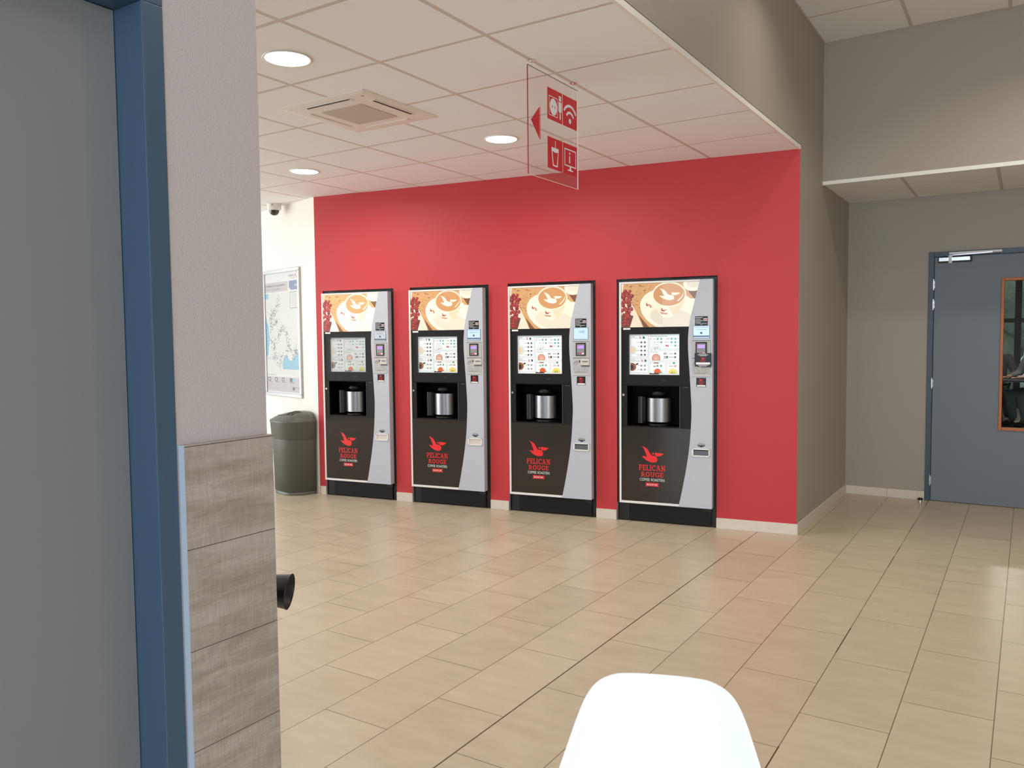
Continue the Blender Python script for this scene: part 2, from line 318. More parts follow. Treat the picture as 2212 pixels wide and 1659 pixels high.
# slab-serif capitals drawn with strokes, unit height 1
def slab_word(mb, word, x0, x1, z0, z1, y, mt):
    T = 0.20; S = 0.11
    def arc(cx, cz, rx, rz, a0, a1, n=10): return [(cx + rx * math.cos(R(a0 + (a1 - a0) * k / n)), cz + rz * math.sin(R(a0 + (a1 - a0) * k / n))) for k in range(n + 1)]
    G = {}
    def serif(x, z, w=0.20): return ('bar', x - w, x + w, z, z + S)
    G['I'] = (0.42, [('bar', 0.11, 0.31, 0, 1), ('bar', 0, 0.42, 0, S), ('bar', 0, 0.42, 1 - S, 1)])
    G['L'] = (0.66, [('bar', 0.1, 0.3, 0, 1), ('bar', 0, 0.66, 0, S + .03), ('bar', 0, 0.42, 1 - S, 1), ('bar', 0.55, 0.66, 0, 0.34)])
    G['E'] = (0.68, [('bar', 0.1, 0.3, 0, 1), ('bar', 0, 0.68, 0, S + .03), ('bar', 0, 0.68, 1 - S - .03, 1), ('bar', 0.25, 0.52, 0.44, 0.57), ('bar', 0.57, 0.68, 0, 0.32), ('bar', 0.57, 0.68, 0.68, 1), ('bar', 0.46, 0.54, 0.36, 0.65)])
    G['P'] = (0.72, [('bar', 0.1, 0.3, 0, 1), ('bar', 0, 0.42, 0, S), ('bar', 0, 0.4, 1 - S, 1), ('line', [(0.3, 0.93)] + arc(0.42, 0.70, 0.21, 0.23, 90, -90) + [(0.3, 0.47)], 0.14)])
    G['R'] = (0.84, [('bar', 0.1, 0.3, 0, 1), ('bar', 0, 0.42, 0, S), ('bar', 0, 0.4, 1 - S, 1), ('line', [(0.3, 0.93)] + arc(0.42, 0.72, 0.19, 0.21, 90, -90) + [(0.3, 0.51)], 0.14), ('line', [(0.42, 0.5), (0.66, 0.06)], 0.18), ('bar', 0.56, 0.84, 0, S)])
    G['C'] = (0.78, [('line', arc(0.42, 0.5, 0.32, 0.42, 40, 320, 16), 0.18), ('bar', 0.64, 0.76, 0.66, 0.98)])
    G['G'] = (0.84, [('line', arc(0.42, 0.5, 0.32, 0.42, 40, 330, 16), 0.18), ('bar', 0.64, 0.76, 0.66, 0.98), ('bar', 0.62, 0.78, 0.05, 0.46), ('bar', 0.48, 0.86, 0.36, 0.47)])
    G['O'] = (0.84, [('line', arc(0.42, 0.5, 0.32, 0.42, 0, 360, 22), 0.19)])
    G['U'] = (0.88, [('line', [(0.2, 0.98), (0.2, 0.38)] + arc(0.44, 0.34, 0.24, 0.27, 180, 360) + [(0.68, 0.98)], 0.17), ('bar', 0.02, 0.38, 1 - S, 1), ('bar', 0.52, 0.86, 1 - S, 1)])
    G['N'] = (0.94, [('bar', 0.12, 0.28, 0, 1), ('bar', 0.66, 0.80, 0, 1), ('line', [(0.2, 0.96), (0.72, 0.06)], 0.19), ('bar', 0, 0.38, 0, S), ('bar', 0, 0.26, 1 - S, 1), ('bar', 0.54, 0.92, 1 - S, 1)])
    G['A'] = (0.92, [('line', [(0.18, 0.03), (0.44, 0.97)], 0.15), ('line', [(0.46, 0.97), (0.74, 0.03)], 0.19), ('bar', 0.24, 0.66, 0.27, 0.38), ('bar', 0.0, 0.34, 0, S), ('bar', 0.56, 0.92, 0, S), ('bar', 0.24, 0.5, 1 - S, 1)])
    tot = sum(G[c][0] for c in word) + 0.06 * (len(word) - 1); kx = (x1 - x0) / tot; kz = z1 - z0; cx = 0; lay = 0
    for ch in word:
        w, items = G[ch]
        for it in items:
            lay += 1; yy = y - 0.00002 * lay
            if it[0] == 'bar': P = [[(it[1], it[3]), (it[2], it[3]), (it[2], it[4]), (it[1], it[4])]]
            else:
                pts, t = it[1], it[2]; P = []
                L = []; Rr = []
                for i, p in enumerate(pts):
                    q = Vector(pts[min(i + 1, len(pts) - 1)]) - Vector(pts[max(i - 1, 0)])
                    if pts[0] == pts[-1] or (Vector(pts[0]) - Vector(pts[-1])).length < 1e-6:
                        if i in (0, len(pts) - 1): q = Vector(pts[1]) - Vector(pts[-2])
                    n = Vector((-q.y, q.x)).normalized() * t / 2
                    L.append((p[0] + n.x, p[1] + n.y)); Rr.append((p[0] - n.x, p[1] - n.y))
                for i in range(len(pts) - 1): P.append([L[i], Rr[i], Rr[i + 1], L[i + 1]])
            for p in P:
                p = [(x0 + (cx + a) * kx, z0 + b * kz) for a, b in p]
                if area2(p) < 0: p = p[::-1]
                mb.add([(a, yy, b) for a, b in p], [list(range(len(p)))], mt)
        cx += w + 0.06

BIRD_BODY = smooth_curve([(0, 1.0), (0.2, 0.87), (0.31, 0.70), (0.38, 0.53), (0.46, 0.43), (0.60, 0.40), (0.69, 0.31), (0.715, 0.17), (0.67, 0.05), (0.56, 0.0), (0.42, 0.0), (0.24, 0.09), (0.10, 0.22), (0.0, 0.37), (0.12, 0.36), (0.215, 0.33), (0.20, 0.44), (0.15, 0.62), (0.09, 0.81), (0, 1.0)], 4)[:-1]
BIRD_BEAK = smooth_curve([(0.585, 0.61), (0.66, 0.615), (0.8, 0.60), (0.99, 0.585), (1.0, 0.56), (0.9, 0.45), (0.78, 0.395), (0.66, 0.40), (0.60, 0.46)], 3)
def bird(pr, x0, x1, z0, z1, mt, rot=0):
    cx, cz = (x0 + x1) / 2, (z0 + z1) / 2
    def q(p):
        a = (p[0] - 0.5) * (x1 - x0); b = (p[1] - 0.5) * (z1 - z0); return (cx + a * math.cos(rot) - b * math.sin(rot), cz + a * math.sin(rot) + b * math.cos(rot))
    pr.poly([q(p) for p in BIRD_BODY], mt); pr.poly([q(p) for p in BIRD_BEAK], mt, True)
    pr.poly([q(p) for p in ell(0.515, 0.545, 0.042, 0.06, 14)], mt, True)

# ------------------------------------------------------------------ the room
TH = 0.1478                                  # the red wall stands a little askew to the ceiling grid
H = 2.7117
def rw(s, off=0.0, z=0.0):                   # point on the red wall: s along it from its right end, off = in front of it
    return (-s * math.cos(TH) + off * math.sin(TH), -s * math.sin(TH) - off * math.cos(TH), z)
OPEN = [(0.561, 1.323), (1.492, 2.243), (2.414, 3.1666), (3.3317, 4.085)]
OZ = 1.862
fl = MB(); fl.box(-9, 4.6, -12, 1.86, -0.12, 0, 'floor'); fl.build('floor', kind='structure')
fl = MB(); fl.box(-1.4, 4.6, 1.86, 12.4, -0.12, 0, 'floor'); fl.build('floor_back_room', kind='structure').name = 'floor_back'

wb = MB(); edges = [0.0] + [e for o in OPEN for e in o] + [4.162]
for i in range(0, len(edges), 2): wb.box(-edges[i + 1], -edges[i], 0, 0.30, 0, 2.80, 'red')
for a, b in OPEN: wb.box(-b, -a, 0, 0.30, OZ, 2.80, 'red')
wb.build('wall_back', kind='structure', rotz=TH)
bo = MB(); bo.box(-4.2, -0.3, 0.62, 0.70, 0, 2.8, 'dark'); bo.build('wall_service', kind='structure', rotz=TH)
# skirting tiles between the openings
sk = MB()
for a, b in ((-0.006, 0.561), (1.325, 1.490), (2.245, 2.412), (3.168, 3.330), (4.087, 4.150)):
    if b - a > 0.5: sk.box(-b, -a, -0.010, 0.002, 0, 0.077, 'skirt')
    else: sk.box(-b, -a, -0.010, 0.002, 0, 0.077, 'skirt')
sk.build('baseboard_back', kind='structure', rotz=TH, bevel=0.0015)
# taupe wall that runs back from the corner, and the bulkhead above the low ceiling
ws = MB(); ws.box(-0.16, 0, 0.002, 1.95, 0, 3.75, 'taupe'); ws.box(-0.16, 0, -12, 0.002, H + 0.014, 3.75, 'taupe'); ws.build('wall_side', kind='structure')
sk = MB(); sk.box(-0.005, 0.010, -0.008, 1.795, 0, 0.077, 'skirt'); sk.build('baseboard_side', kind='structure', bevel=0.0015)
tr = MB(); tr.box(-0.012, 0.004, -12, 0.0, H - 0.004, H + 0.024, 'trimw'); tr.build('trim_1', kind='structure')
# upper wall over the recess
UY = 0.725; ZR = 2.575; ZH = 3.64; YB = 1.80
wu = MB(); wu.box(0, 4.6, UY, UY + 0.12, ZR + 0.012, ZH + 0.1, 'taupe'); wu.build('wall_upper', kind='structure')
tr = MB(); tr.box(0.001, 4.6, UY - 0.006, UY + 0.014, ZR - 0.004, ZR + 0.024, 'trimw'); tr.build('trim_2', kind='structure')
# wall with the door
DX0, DX1, DZ = 0.640, 1.700, 2.105
wd = MB(); wd.box(0, DX0 + 0.01, YB, YB + 0.15, 0, ZR + 0.1, 'taupe'); wd.box(DX1 - 0.01, 4.6, YB, YB + 0.15, 0, ZR + 0.1, 'taupe'); wd.box(DX0 + 0.01, DX1 - 0.01, YB, YB + 0.15, DZ - 0.01, ZR + 0.1, 'taupe')
wd.build('wall_door', kind='structure')
sk = MB()
for a, b in ((0.010, 0.3455), (0.3475, 0.638), (1.702, 2.03), (2.032, 2.36)): sk.box(a, b, YB - 0.011, YB, 0, 0.074, 'skirt')
sk.build('baseboard_door', kind='structure', bevel=0.0015)
# white wall on the left
WA = Vector((-4.117, -0.613, 0)); WDIR = Vector((-0.96376, 0.26677, 0)); WROT = math.atan2(0.26677, -0.96376) + math.pi   # local -X runs away from the corner
wl = MB(); wl.box(-5.2, 0.0, 0, 0.15, 0, 2.80, 'white_wall'); wl.build('wall_left', kind='structure', loc=WA, rotz=WROT)
sk = MB(); sk.box(-5.0, -0.01, -0.010, 0.0, 0, 0.077, 'skirt'); sk.build('baseboard_left', kind='structure', loc=WA, rotz=WROT)
wr = MB(); wr.box(4.6, 4.75, -12, 1.95, 0, 3.75, 'taupe'); wr.build('wall_right', kind='structure')

# suspended ceilings: tiles 0.6 m hung in a grid of bars
def ceiling(name, xs, ys, z, gapx=0.024, gapy=0.024, drop=0.0008, rel=0.007):
    mb = MB()
    x0, x1, y0, y1 = xs[0], xs[-1], ys[0], ys[-1]
    mb.box(x0, x1, y0, y1, z + drop, z + drop + 0.03, 'tbar')
    for i in range(len(xs) - 1):
        for j in range(len(ys) - 1):
            a = xs[i] + gapx / 2; b = xs[i + 1] - gapx / 2; c = ys[j] + gapy / 2; d = ys[j + 1] - gapy / 2
            if b - a < 0.01 or d - c < 0.01: continue
            mb.box(a, b, c, d, z, z + drop + 0.001, 'tile')
    return mb.build(name, kind='structure')
xs = [-0.010 - 0.6 * k - 0.004 for k in range(15)][::-1]; xs[-1] = 0.0
ys = [-0.5577 - 0.6 * k for k in range(19)][::-1] + [0.0]
ceiling('ceiling_low', xs, ys, H)
ceiling('ceiling_high', [0.0, 0.6, 1.21, 1.82, 2.43, 3.04, 3.65, 4.26, 4.6], [0.137 - 0.6 * k for k in range(20)][::-1] + [UY], ZH)
ceiling('ceiling_recess', [0.0, 0.545, 1.156, 1.767, 2.378, 2.989, 3.6, 4.2, 4.6], [UY + 0.014, 1.352, YB], ZR)

# ------------------------------------------------------------------ the pillar by the camera: wall end, blue door, plank panel
PE = -4.710                                   # far end of the wall
pw = MB(); pw.box(-0.20, 0, -4.930, PE, 0, H, 'paper'); pw.box(-0.20, 0, -6.35, -4.93, 2.10, H, 'paper'); pw.box(-0.20, 0, -12, -6.35, 0, H, 'paper'); pw.build('wall_pillar', kind='structure')
dr = empty('door_1', (-0.08, -5.5, 0), kind='structure', label='grey door in a blue casing at the left edge')
def dpart(name, mb, parent, base, **k):
    mb.v = [(x - base[0], y - base[1], z - base[2]) for x, y, z in mb.v]; return mb.build(name, parent, **k)
b1 = (-0.08, -5.5, 0)
mb = MB(); mb.box(-0.125, -0.082, -6.29, -4.974, 0.008, 2.036, 'leaf'); dpart('door_leaf', mb, dr, b1)
mb = MB(); mb.box(-0.15, 0.003, -4.972, -4.929, 0, 2.038, 'bluecase'); mb.box(-0.15, 0.003, -6.35, -6.29, 0, 2.038, 'bluecase'); mb.box(-0.15, 0.003, -6.35, -4.929, 2.038, 2.10, 'bluecase'); dpart('door_casing', mb, dr, b1, bevel=0.002)
mb = MB(); mb.box(-0.065, -0.02, -6.2, -6.08, 1.03, 1.05, 'chrome'); mb.box(-0.082, -0.075, -6.23, -6.19, 0.94, 1.14, 'chrome'); dpart('door_handle', mb, dr, b1, bevel=0.002)
mb = MB(); mb.box(0.0005, 0.0175, -4.924, PE, 0.0, 1.220, 'panel')
pn = mb.build('wall_panel', label='grey-beige wood-look plank panel covering the lower part of the narrow wall beside the blue door casing', cat='panel')
mb = MB(); mb.box(0.0005, 0.0175, -4.9255, -4.924, 0.0, 1.2205, 'edgeblue'); mb.build('edge_band', pn, label='pale blue-grey edge strip')
# black flared tube behind the wall end
tb = empty('flared_tube', (-0.070, -4.612, 0.839), label='black open-ended flared tube poking out from behind the plank-clad wall end', cat='tube')
ax = Vector((0.85, 0.52, -0.12)).normalized(); mb = MB()
mb.lathe([(0.028, -0.10), (0.033, -0.06), (0.0405, 0.0), (0.0415, 0.0), (0.0390, -0.003), (0.031, -0.06), (0.001, -0.07)], ax * 0.012, ax, 'tube', 40, caps=False)
mb.lathe([(0.001, -0.1), (0.028, -0.1)], ax * 0.012, ax, 'tube', 40, caps=False); mb.build('barrel', tb)
mb = MB(); mb.cyl(ax * -0.085, (-0.085, -0.09, 0.005), 0.009, 'tube'); mb.box(-0.105, -0.065, -0.0895, -0.083, -0.03, 0.04, 'tube'); mb.build('bracket', tb)

# ------------------------------------------------------------------ coffee machines
EMI = {}
for k, e in (('a', 0.42), ('b', 0.30), ('c', 0.30), ('d', 0.26)):
    EMI[k] = e
def pic_mats(k, e):
    q = dict(wood=(208, 158, 104), wooddark=(120, 76, 44), saucer=(248, 238, 216), saucershade=(226, 218, 198), cup=(250, 236, 212), cupin=(244, 226, 196), coffee=(206, 150, 98), coffee2=(190, 130, 80),
             milk=(252, 242, 222), berry=(150, 40, 36), berry2=(196, 84, 72), berry3=(124, 30, 30), napkin=(236, 220, 200), leaf=(104, 62, 50), cupshade=(240, 214, 180), brandred=(178, 52, 40))
    for n, c in q.items(): MT['p%s_%s' % (k, n)] = mat('backlit_%s_%s' % (n, k), c, 0.35, emit=e, coat=0.6, noise=0.10 if n == 'wood' else (0.03 if n in ('saucer', 'saucershade') else 0), nscale=20)
def scr_mats(k, e, mul=1.0, wash=0.0):
    q = dict(bg=(232, 240, 240), navy=(40, 46, 66), teal=(44, 156, 150), grey=(130, 132, 136), txt=(120, 126, 130), beige=(226, 200, 168), brown=(140, 86, 52), dkbrown=(52, 30, 22), choc=(176, 120, 100), choc2=(214, 160, 140),
             orange=(206, 92, 44), yellow=(232, 206, 96), green=(70, 140, 84), soup=(222, 200, 130), tred=(176, 44, 56), white=(250, 252, 252), black=(20, 20, 22), green2=(52, 150, 120), paleg=(206, 214, 212), orange2=(212, 110, 66), maroon=(84, 40, 34))
    for n, c in q.items():
        c = tuple(int((v * (1 - wash) + w * wash) * mul) for v, w in zip(c, (206, 214, 210)))
        MT['s%s_%s' % (k, n)] = mat('screen_%s_%s' % (n, k), c, 0.25, emit=e, coat=0.3)
pic_mats('a', 0.45); pic_mats('b', 0.16); pic_mats('c', 0.14); pic_mats('d', 0.12)  # first picture glows extra, imitating window light reflected in it
scr_mats('a', 0.02, 0.92, 0.42); scr_mats('b', 0.14, 1.0, 0.10); scr_mats('c', 0.20); scr_mats('d', 0.20)  # first two menus washed paler, veiling glare put into their colours
MT['lcd_blue'] = mat('lcd_blue', (176, 202, 232), 0.15, emit=0.45); MT['lcd_dim'] = mat('lcd_dim', (186, 196, 206), 0.12, emit=0.15); MT['lcd_bar'] = mat('lcd_bar', (96, 112, 132), 0.2, emit=0.2); MT['lcd_ink'] = mat('lcd_ink', (70, 78, 96), 0.3)
MT['lilac'] = mat('reader_lilac', (168, 136, 214), 0.2, emit=0.5); MT['readergrey'] = mat('reader_grey', (140, 140, 142), 0.4)
MT['white2'] = mat('sticker_text_white', (206, 206, 206), 0.4)

WD = 0.703; FY = -0.05                       # door width, front plane
CURVE = smooth_curve([(0.611, 1.8352), (0.573, 1.687), (0.539, 1.545), (0.527, 1.45), (0.524, 1.38), (0.526, 1.30), (0.537, 1.143), (0.547, 0.975), (0.551, 0.88), (0.549, 0.786), (0.537, 0.609), (0.512, 0.43), (0.476, 0.238), (0.4555, 0.148)], 5)
def AX(X, Y): return (0.076 + (X - 228) * (0.382 / 640), 1.437 - (Y - 848) * (0.301 / 510))     # layout of the drinks menu
def machine(k, s_right, opening, label, big_sticker=False, flap='dark', dim=False):
    # local frame: x along the wall from the opening's left edge to its right edge, -y out into the room
    base = rw(opening[1], 0, 0)
    o = empty('coffee_machine', base, TH, label=label, cat='vending machine', group='coffee vending machines set in the red wall')
    ow = opening[1] - opening[0]; x0 = opening[1] - (s_right + WD)       # door's left edge
    U = lambda u: x0 + u
    # cabinet and plinth
    mb = MB(); mb.box(U(0.008), U(WD - 0.008), 0.140, 0.55, 0.004, 1.832, 'dark'); mb.box(U(0.008), U(0.014), 0.022, 0.140, 0.004, 1.832, 'dark'); mb.box(U(WD - 0.014), U(WD - 0.008), 0.022, 0.140, 0.004, 1.832, 'dark'); mb.build('cabinet', o)
    mb = MB(); g = 0.003                      # black infill strips between cabinet and wall
    mb.box(g, U(0.012), 0.010, 0.020, 0.004, OZ - g, 'tape'); mb.box(U(WD - 0.012), ow - g, 0.010, 0.020, 0.004, OZ - g, 'tape')
    mb.box(U(0.012), U(WD - 0.012), 0.010, 0.020, 1.80, OZ - g, 'tape'); mb.build('infill_frame', o)
    mb = MB(); mb.tube([(g + 0.004, 0.004, OZ - 0.006)] + [(ow * t, 0.003 + 0.003 * math.sin(9 * t), OZ - 0.006 + 0.004 * math.sin(17 * t + x0)) for t in (0.1, 0.22, 0.35, 0.5, 0.62, 0.75, 0.88)] + [(ow - 0.008, 0.002, OZ - 0.005)], 0.0045, 'tape', 8); mb.tube([(ow - 0.006, 0.004, z) for z in (0.02, 0.5, 1.0, 1.5, OZ - 0.006)], 0.004, 'tape', 8); mb.build('sealing_tape', o)
    mb = MB(); mb.box(U(0.07), U(0.69), -0.004, 0.022, 0.010, 0.142, 'matte'); mb.build('kick_panel', o, bevel=0.002)
    mb = MB(); mb.box(U(0.0), U(0.066), 0.002, 0.020, 0.008, 0.142, 'dark'); mb.build('side_filler', o)
    mb = MB(); mb.box(U(0.64), U(0.694), -0.010, -0.004, 0.118, 0.146, 'dark'); mb.build('hinge_block', o)
    mb = MB(); mb.box(0.002, 0.010, -0.008, 0.009, 0.002, 0.142, 'greydark'); mb.build('corner_profile', o)
    # door shell
    nx0, nx1, nz0, nz1 = 0.059, 0.463, 0.742, 1.049
    sx0, sx1, sz0, sz1 = 0.067, 0.461, 1.130, 1.441
    yb = -0.041
    mb = MB()
    for a, b, c, d in ((0.014, 0.60, 1.055, sz0), (0.014, sx0, sz0, sz1), (sx1, 0.60, sz0, sz1), (0.014, 0.60, sz1, 1.495), (0.014, nx0, nz0 - 0.006, 1.052), (nx1, 0.60, nz0 - 0.006, 1.052)):
        mb.box(U(a), U(b), yb, yb + 0.02, c, d, 'matte')
    mb.box(U(nx0), U(nx1), yb, yb + 0.02, nz1, 1.052, 'matte'); mb.box(U(nx0), U(nx1), yb + 0.001, yb + 0.02, nz0 - 0.006, nz0, 'matte')
    mb.box(U(0.01), U(0.61), -0.02, 0.018, 1.052, 1.83, 'dark'); mb.box(U(0.01), U(0.61), -0.02, 0.018, 0.152, nz0 - 0.006, 'dark')
    fp = mb.build('fascia', o)
    # dispensing bay
    mb = MB(); dy = 0.13
    mb.box(U(nx0), U(nx1), dy - 0.004, dy, nz0, nz1, 'niche'); mb.box(U(nx0 - 0.004), U(nx0), yb + 0.02, dy, nz0, nz1, 'niche'); mb.box(U(nx1), U(nx1 + 0.004), yb + 0.02, dy, nz0, nz1, 'niche')
    mb.box(U(nx0), U(nx1), yb + 0.002, dy, nz0 - 0.004, nz0 + 0.004, 'niche'); mb.box(U(nx0), U(nx1), yb + 0.02, dy, nz1 - 0.004, nz1, 'niche')
    bay = mb.build('dispensing_bay', o)
    mb = MB(); cx, cy = U(0.290), 0.085                                   # brushed half-round shield
    pts = [(cx + 0.110 * math.sin(R(a)), cy - 0.110 * math.cos(R(a))) for a in range(-58, 59, 4)]
    inn = [(x, y + 0.004) for x, y in pts]
    mb.prism_xy([p for p in pts] + inn[::-1], 0.775, 0.955, 'steel', True)
    mb.build('shield', bay, label='brushed steel half-round shield')
    mb = MB(); pts = [(U(0.150) + 0.060 * math.sin(R(a)), 0.12 - 0.12 * math.cos(R(a))) for a in range(-70, 71, 10)]
    mb.prism_xy(pts, 0.762, 0.965, 'gloss2', True); mb.build('side_column', bay)
    mb = MB(); mb.lathe([(0.026, 0), (0.028, 0.03), (0.034, 0.045), (0.056, 0.052), (0.060, 0.064), (0.046, 0.082)], (cx, cy - 0.05, 0.925), (0, 0, 1), 'matte', 24); mb.build('spout', bay)
    mb = MB(); mb.lathe([(0.085, 0), (0.085, 0.010), (0.07, 0.014), (0.06, 0.012)], (cx, cy - 0.035, 0.748), (0, 0, 1), 'matte', 32); mb.build('drip_tray', bay)
    mb = MB(); mb.box(U(nx1 - 0.002), U(nx1 + 0.001), yb - 0.003, yb + 0.004, nz0 - 0.006, nz1, 'greydark'); mb.build('bay_edge_strip', bay)
    # lower glossy panel
    mb = MB(); mb.box(U(0.014), U(0.60), -0.043, -0.022, 0.164, nz0 - 0.007, 'gloss'); lp = mb.build('lower_panel', o, bevel=0.001)
    mb = MB(); pr = Print(mb, -0.0434); bird(pr, U(0.177), U(0.341), 0.470, 0.592, 'logored')
    slab_word(mb, 'PELICAN', U(0.150), U(0.357), 0.406, 0.449, -0.0436, 'textred'); slab_word(mb, 'ROUGE', U(0.167), U(0.341), 0.358, 0.395, -0.0436, 'textred')
    text(mb, 'COFFEE', U(0.159), U(0.235), 0.326, 0.347, -0.0436, 'textwhite'); text(mb, 'ROASTERS', U(0.246), U(0.349), 0.326, 0.347, -0.0436, 'textwhite')
    pr.poly([(U(0.201), 0.286), (U(0.307), 0.286), (U(0.302), 0.3), (U(0.307), 0.314), (U(0.201), 0.314), (U(0.206), 0.3)], 'bannerred'); text(mb, 'BELGIUM 1863', U(0.214), U(0.294), 0.2935, 0.3065, -0.0442, 'white')
    mb.build('bird_logo', lp, label='red bird logo with red and white lettering')
    # outer frame
    mb = MB(); mb.box(U(0), U(0.015), FY, 0.018, 0.148, 1.8352, 'alu'); mb.box(U(0.015), U(0.612), FY, 0.018, 1.8212, 1.8352, 'alu'); mb.box(U(0.015), U(0.462), FY, 0.018, 0.148, 0.1655, 'alu'); mb.build('door_frame', o, bevel=0.0015)
    # picture
    pm = lambda n: 'p%s_%s' % (k, n)
    mb = MB(); mb.box(U(0.015), U(0.606), -0.0455, -0.030, 1.4925, 1.8205, pm('wood')); pc = mb.build('picture_panel', o)
    mb = MB(); pr = Print(mb, -0.0456, 0.00002, rect=(U(0.0155), U(0.606), 1.4928, 1.8202), f=lambda a, b: (U(0.018 + (a - 133) * 0.000589), 1.821 - (b - 172) * 0.000566 - (a - 133) * 0.0000))
    rnd = random.Random(3); pr.n += 1
    for _ in range(60):
        a = 150 + rnd.random() ** 1.3 * 420; b = 190 + rnd.random() * 330; w = 8 + 30 * rnd.random()
        if b > 200 + (a - 150) * 1.1 + 260: continue
        pr.poly([(a, b), (a + w, b - 3), (a + w + 6, b + 2), (a + 4, b + 4 + 4 * rnd.random())], pm('wooddark'), True)
    pr.poly([(133, 330), (200, 400), (240, 385), (330, 560), (420, 760), (133, 760)], pm('napkin'))
    pr.poly([(330, 520), (360, 590), (500, 760), (425, 760)], pm('wooddark'))
    pr.poly([(133, 172), (160, 172), (150, 260), (133, 300)], pm('napkin'))
    pr.poly(ell(760, 540, 395, 265, 48, 0.35), pm('saucer')); pr.poly(ell(790, 640, 290, 130, 40, 0.2), pm('saucershade')); pr.poly([(960, 172), (1150, 172), (1150, 420), (1060, 385), (1000, 300), (970, 250)], pm('wooddark')); pr.poly(ell(1080, 180, 155, 110, 36, -0.3), pm('saucer')); pr.poly(ell(1080, 175, 110, 70, 30, -0.3), pm('saucershade'))
    pr.poly(ell(1000, 455, 110, 62, 30, -0.25), pm('cup')); pr.poly(ell(985, 465, 66, 30, 24, -0.3), pm('saucer'))
    pr.poly(smooth_curve([(528, 300), (545, 400), (590, 500), (650, 600), (740, 634), (830, 600), (900, 510), (950, 400), (966, 300)], 5), pm('cup'))
    pr.poly(smooth_curve([(745, 480), (800, 600), (840, 596), (905, 500), (945, 410), (880, 450)], 5), pm('cupshade'))
    pr.poly(ell(750, 328, 217, 164, 44), pm('cup')); pr.poly(ell(750, 330, 200, 147, 44), pm('coffee')); pr.poly(ell(735, 315, 150, 110, 40), pm('coffee2') if False else pm('coffee'))
    pr.poly(smooth_curve([(870, 420), (925, 360), (935, 300), (915, 350), (850, 415)], 4), pm('cupin'))
    def birdp(x0_, x1_, y0_, y1_, mt, rot=0):
        cx_, cy_ = (x0_ + x1_) / 2, (y0_ + y1_) / 2
        q = lambda p: (cx_ + (p[0] - .5) * (x1_ - x0_) * math.cos(rot) + (p[1] - .5) * (y1_ - y0_) * math.sin(rot), cy_ + (p[0] - .5) * (x1_ - x0_) * math.sin(rot) - (p[1] - .5) * (y1_ - y0_) * math.cos(rot))
        pr.poly([q(p) for p in BIRD_BODY], mt); pr.poly([q(p) for p in BIRD_BEAK], mt, True)
    birdp(630, 890, 243, 402, pm('milk')); birdp(640, 725, 505, 550, pm('brandred'), 0.12); birdp(448, 508, 430, 475, pm('brandred'), 0.35)
    for i in range(6): pr.rect_(634 + i * 17, 646 + i * 17, 556 + i * 3, 566 + i * 3, pm('brandred')); 
    for i in range(5): pr.rect_(650 + i * 16, 662 + i * 16, 572 + i * 2, 582 + i * 2, pm('brandred'))
    for i in range(4): pr.rect_(492 + i * 4, 516 + i * 6, 455 + i * 11, 462 + i * 11, pm('brandred'))
    pr.poly([(150, 560), (290, 600), (240, 760), (133, 760), (133, 600)], pm('leaf'))
    rnd = random.Random(11)
    for (bx, by, n, sp) in ((210, 300, 16, 62), (200, 360, 12, 60), (190, 430, 8, 55), (215, 480, 14, 62), (190, 560, 12, 52), (190, 620, 10, 50), (180, 690, 9, 46)):
        for _ in range(n):
            a = bx + (rnd.random() - .5) * 2 * sp; b = by + (rnd.random() - .5) * 70; r_ = 17 + 9 * rnd.random()
            if a < 140: a = 150
            pr.n += (_ % 3 == 0); pr.poly(ell(a, b, r_, r_, 14), pm('berry' if _ % 2 else 'berry3'), _ % 3 != 0); pr.y -= 0.000008; pr.poly(ell(a - r_ * .25, b - r_ * .3, r_ * .38, r_ * .38, 8), pm('berry2'), True); pr.y += 0.000008
    mb.build('picture_print', pc, label='backlit picture of a coffee cup with latte art, berries and saucer')
    # menu screen
    sm = lambda n: 's%s_%s' % (k, n)
    mb = MB(); t = 0.006
    mb.box(U(sx0), U(sx1), yb + 0.010, yb + 0.016, sz0, sz1, sm('bg')); ms = mb.build('menu_screen', o, label='menu panel of drinks')
    mb = MB(); yk = yb - 0.001
    mb.box(U(sx0), U(sx1), yk, yb + 0.012, sz1 - 0.003, sz1, 'dark'); mb.box(U(sx0), U(sx1), yk, yb + 0.012, sz0, sz0 + 0.004, 'dark'); mb.box(U(sx0), U(sx0 + 0.009), yk, yb + 0.012, sz0, sz1, 'dark'); mb.box(U(sx1 - 0.002), U(sx1), yk, yb + 0.012, sz0, sz1, 'dark'); mb.build('screen_bezel', ms)
    mb = MB(); pr = Print(mb, yb + 0.0098, 0.000012, f=lambda a, b: (U(AX(a, b)[0]), AX(a, b)[1]))
    def box_(a0, a1, b0, b1, c): 
        for q in ((a0, a1, b0, b0 + 3), (a0, a1, b1 - 3, b1), (a0, a0 + 3, b0, b1), (a1 - 3, a1, b0, b1)): pr.rect_(*q, sm(c), True)
    for q in ((240, 475, 856, 1136, 'navy'), (240, 475, 1152, 1340, 'grey'), (488, 866, 856, 1040, 'teal'), (488, 866, 1054, 1182, 'grey'), (488, 690, 1195, 1345, 'green2'), (702, 866, 1195, 1348, 'orange2')): box_(*q)
    def dot(x, y, c, r_=13): pr.poly(ell(x, y, r_, r_, 14), sm(c), True); pr.rect_(x - 6, x + 6, y - 1.5, y + 1.5, sm('paleg'), False) if r_ > 10 else None
    pr.n += 1
    for y in (948, 1000, 1053, 1107):
        for x in (382, 427): dot(x, y, 'navy')
        pr.rect_(320 + (y % 3) * 8, 362, y - 3, y + 2, sm('txt')); pr.rect_(450, 462, y - 3, y + 1, sm('grey'))
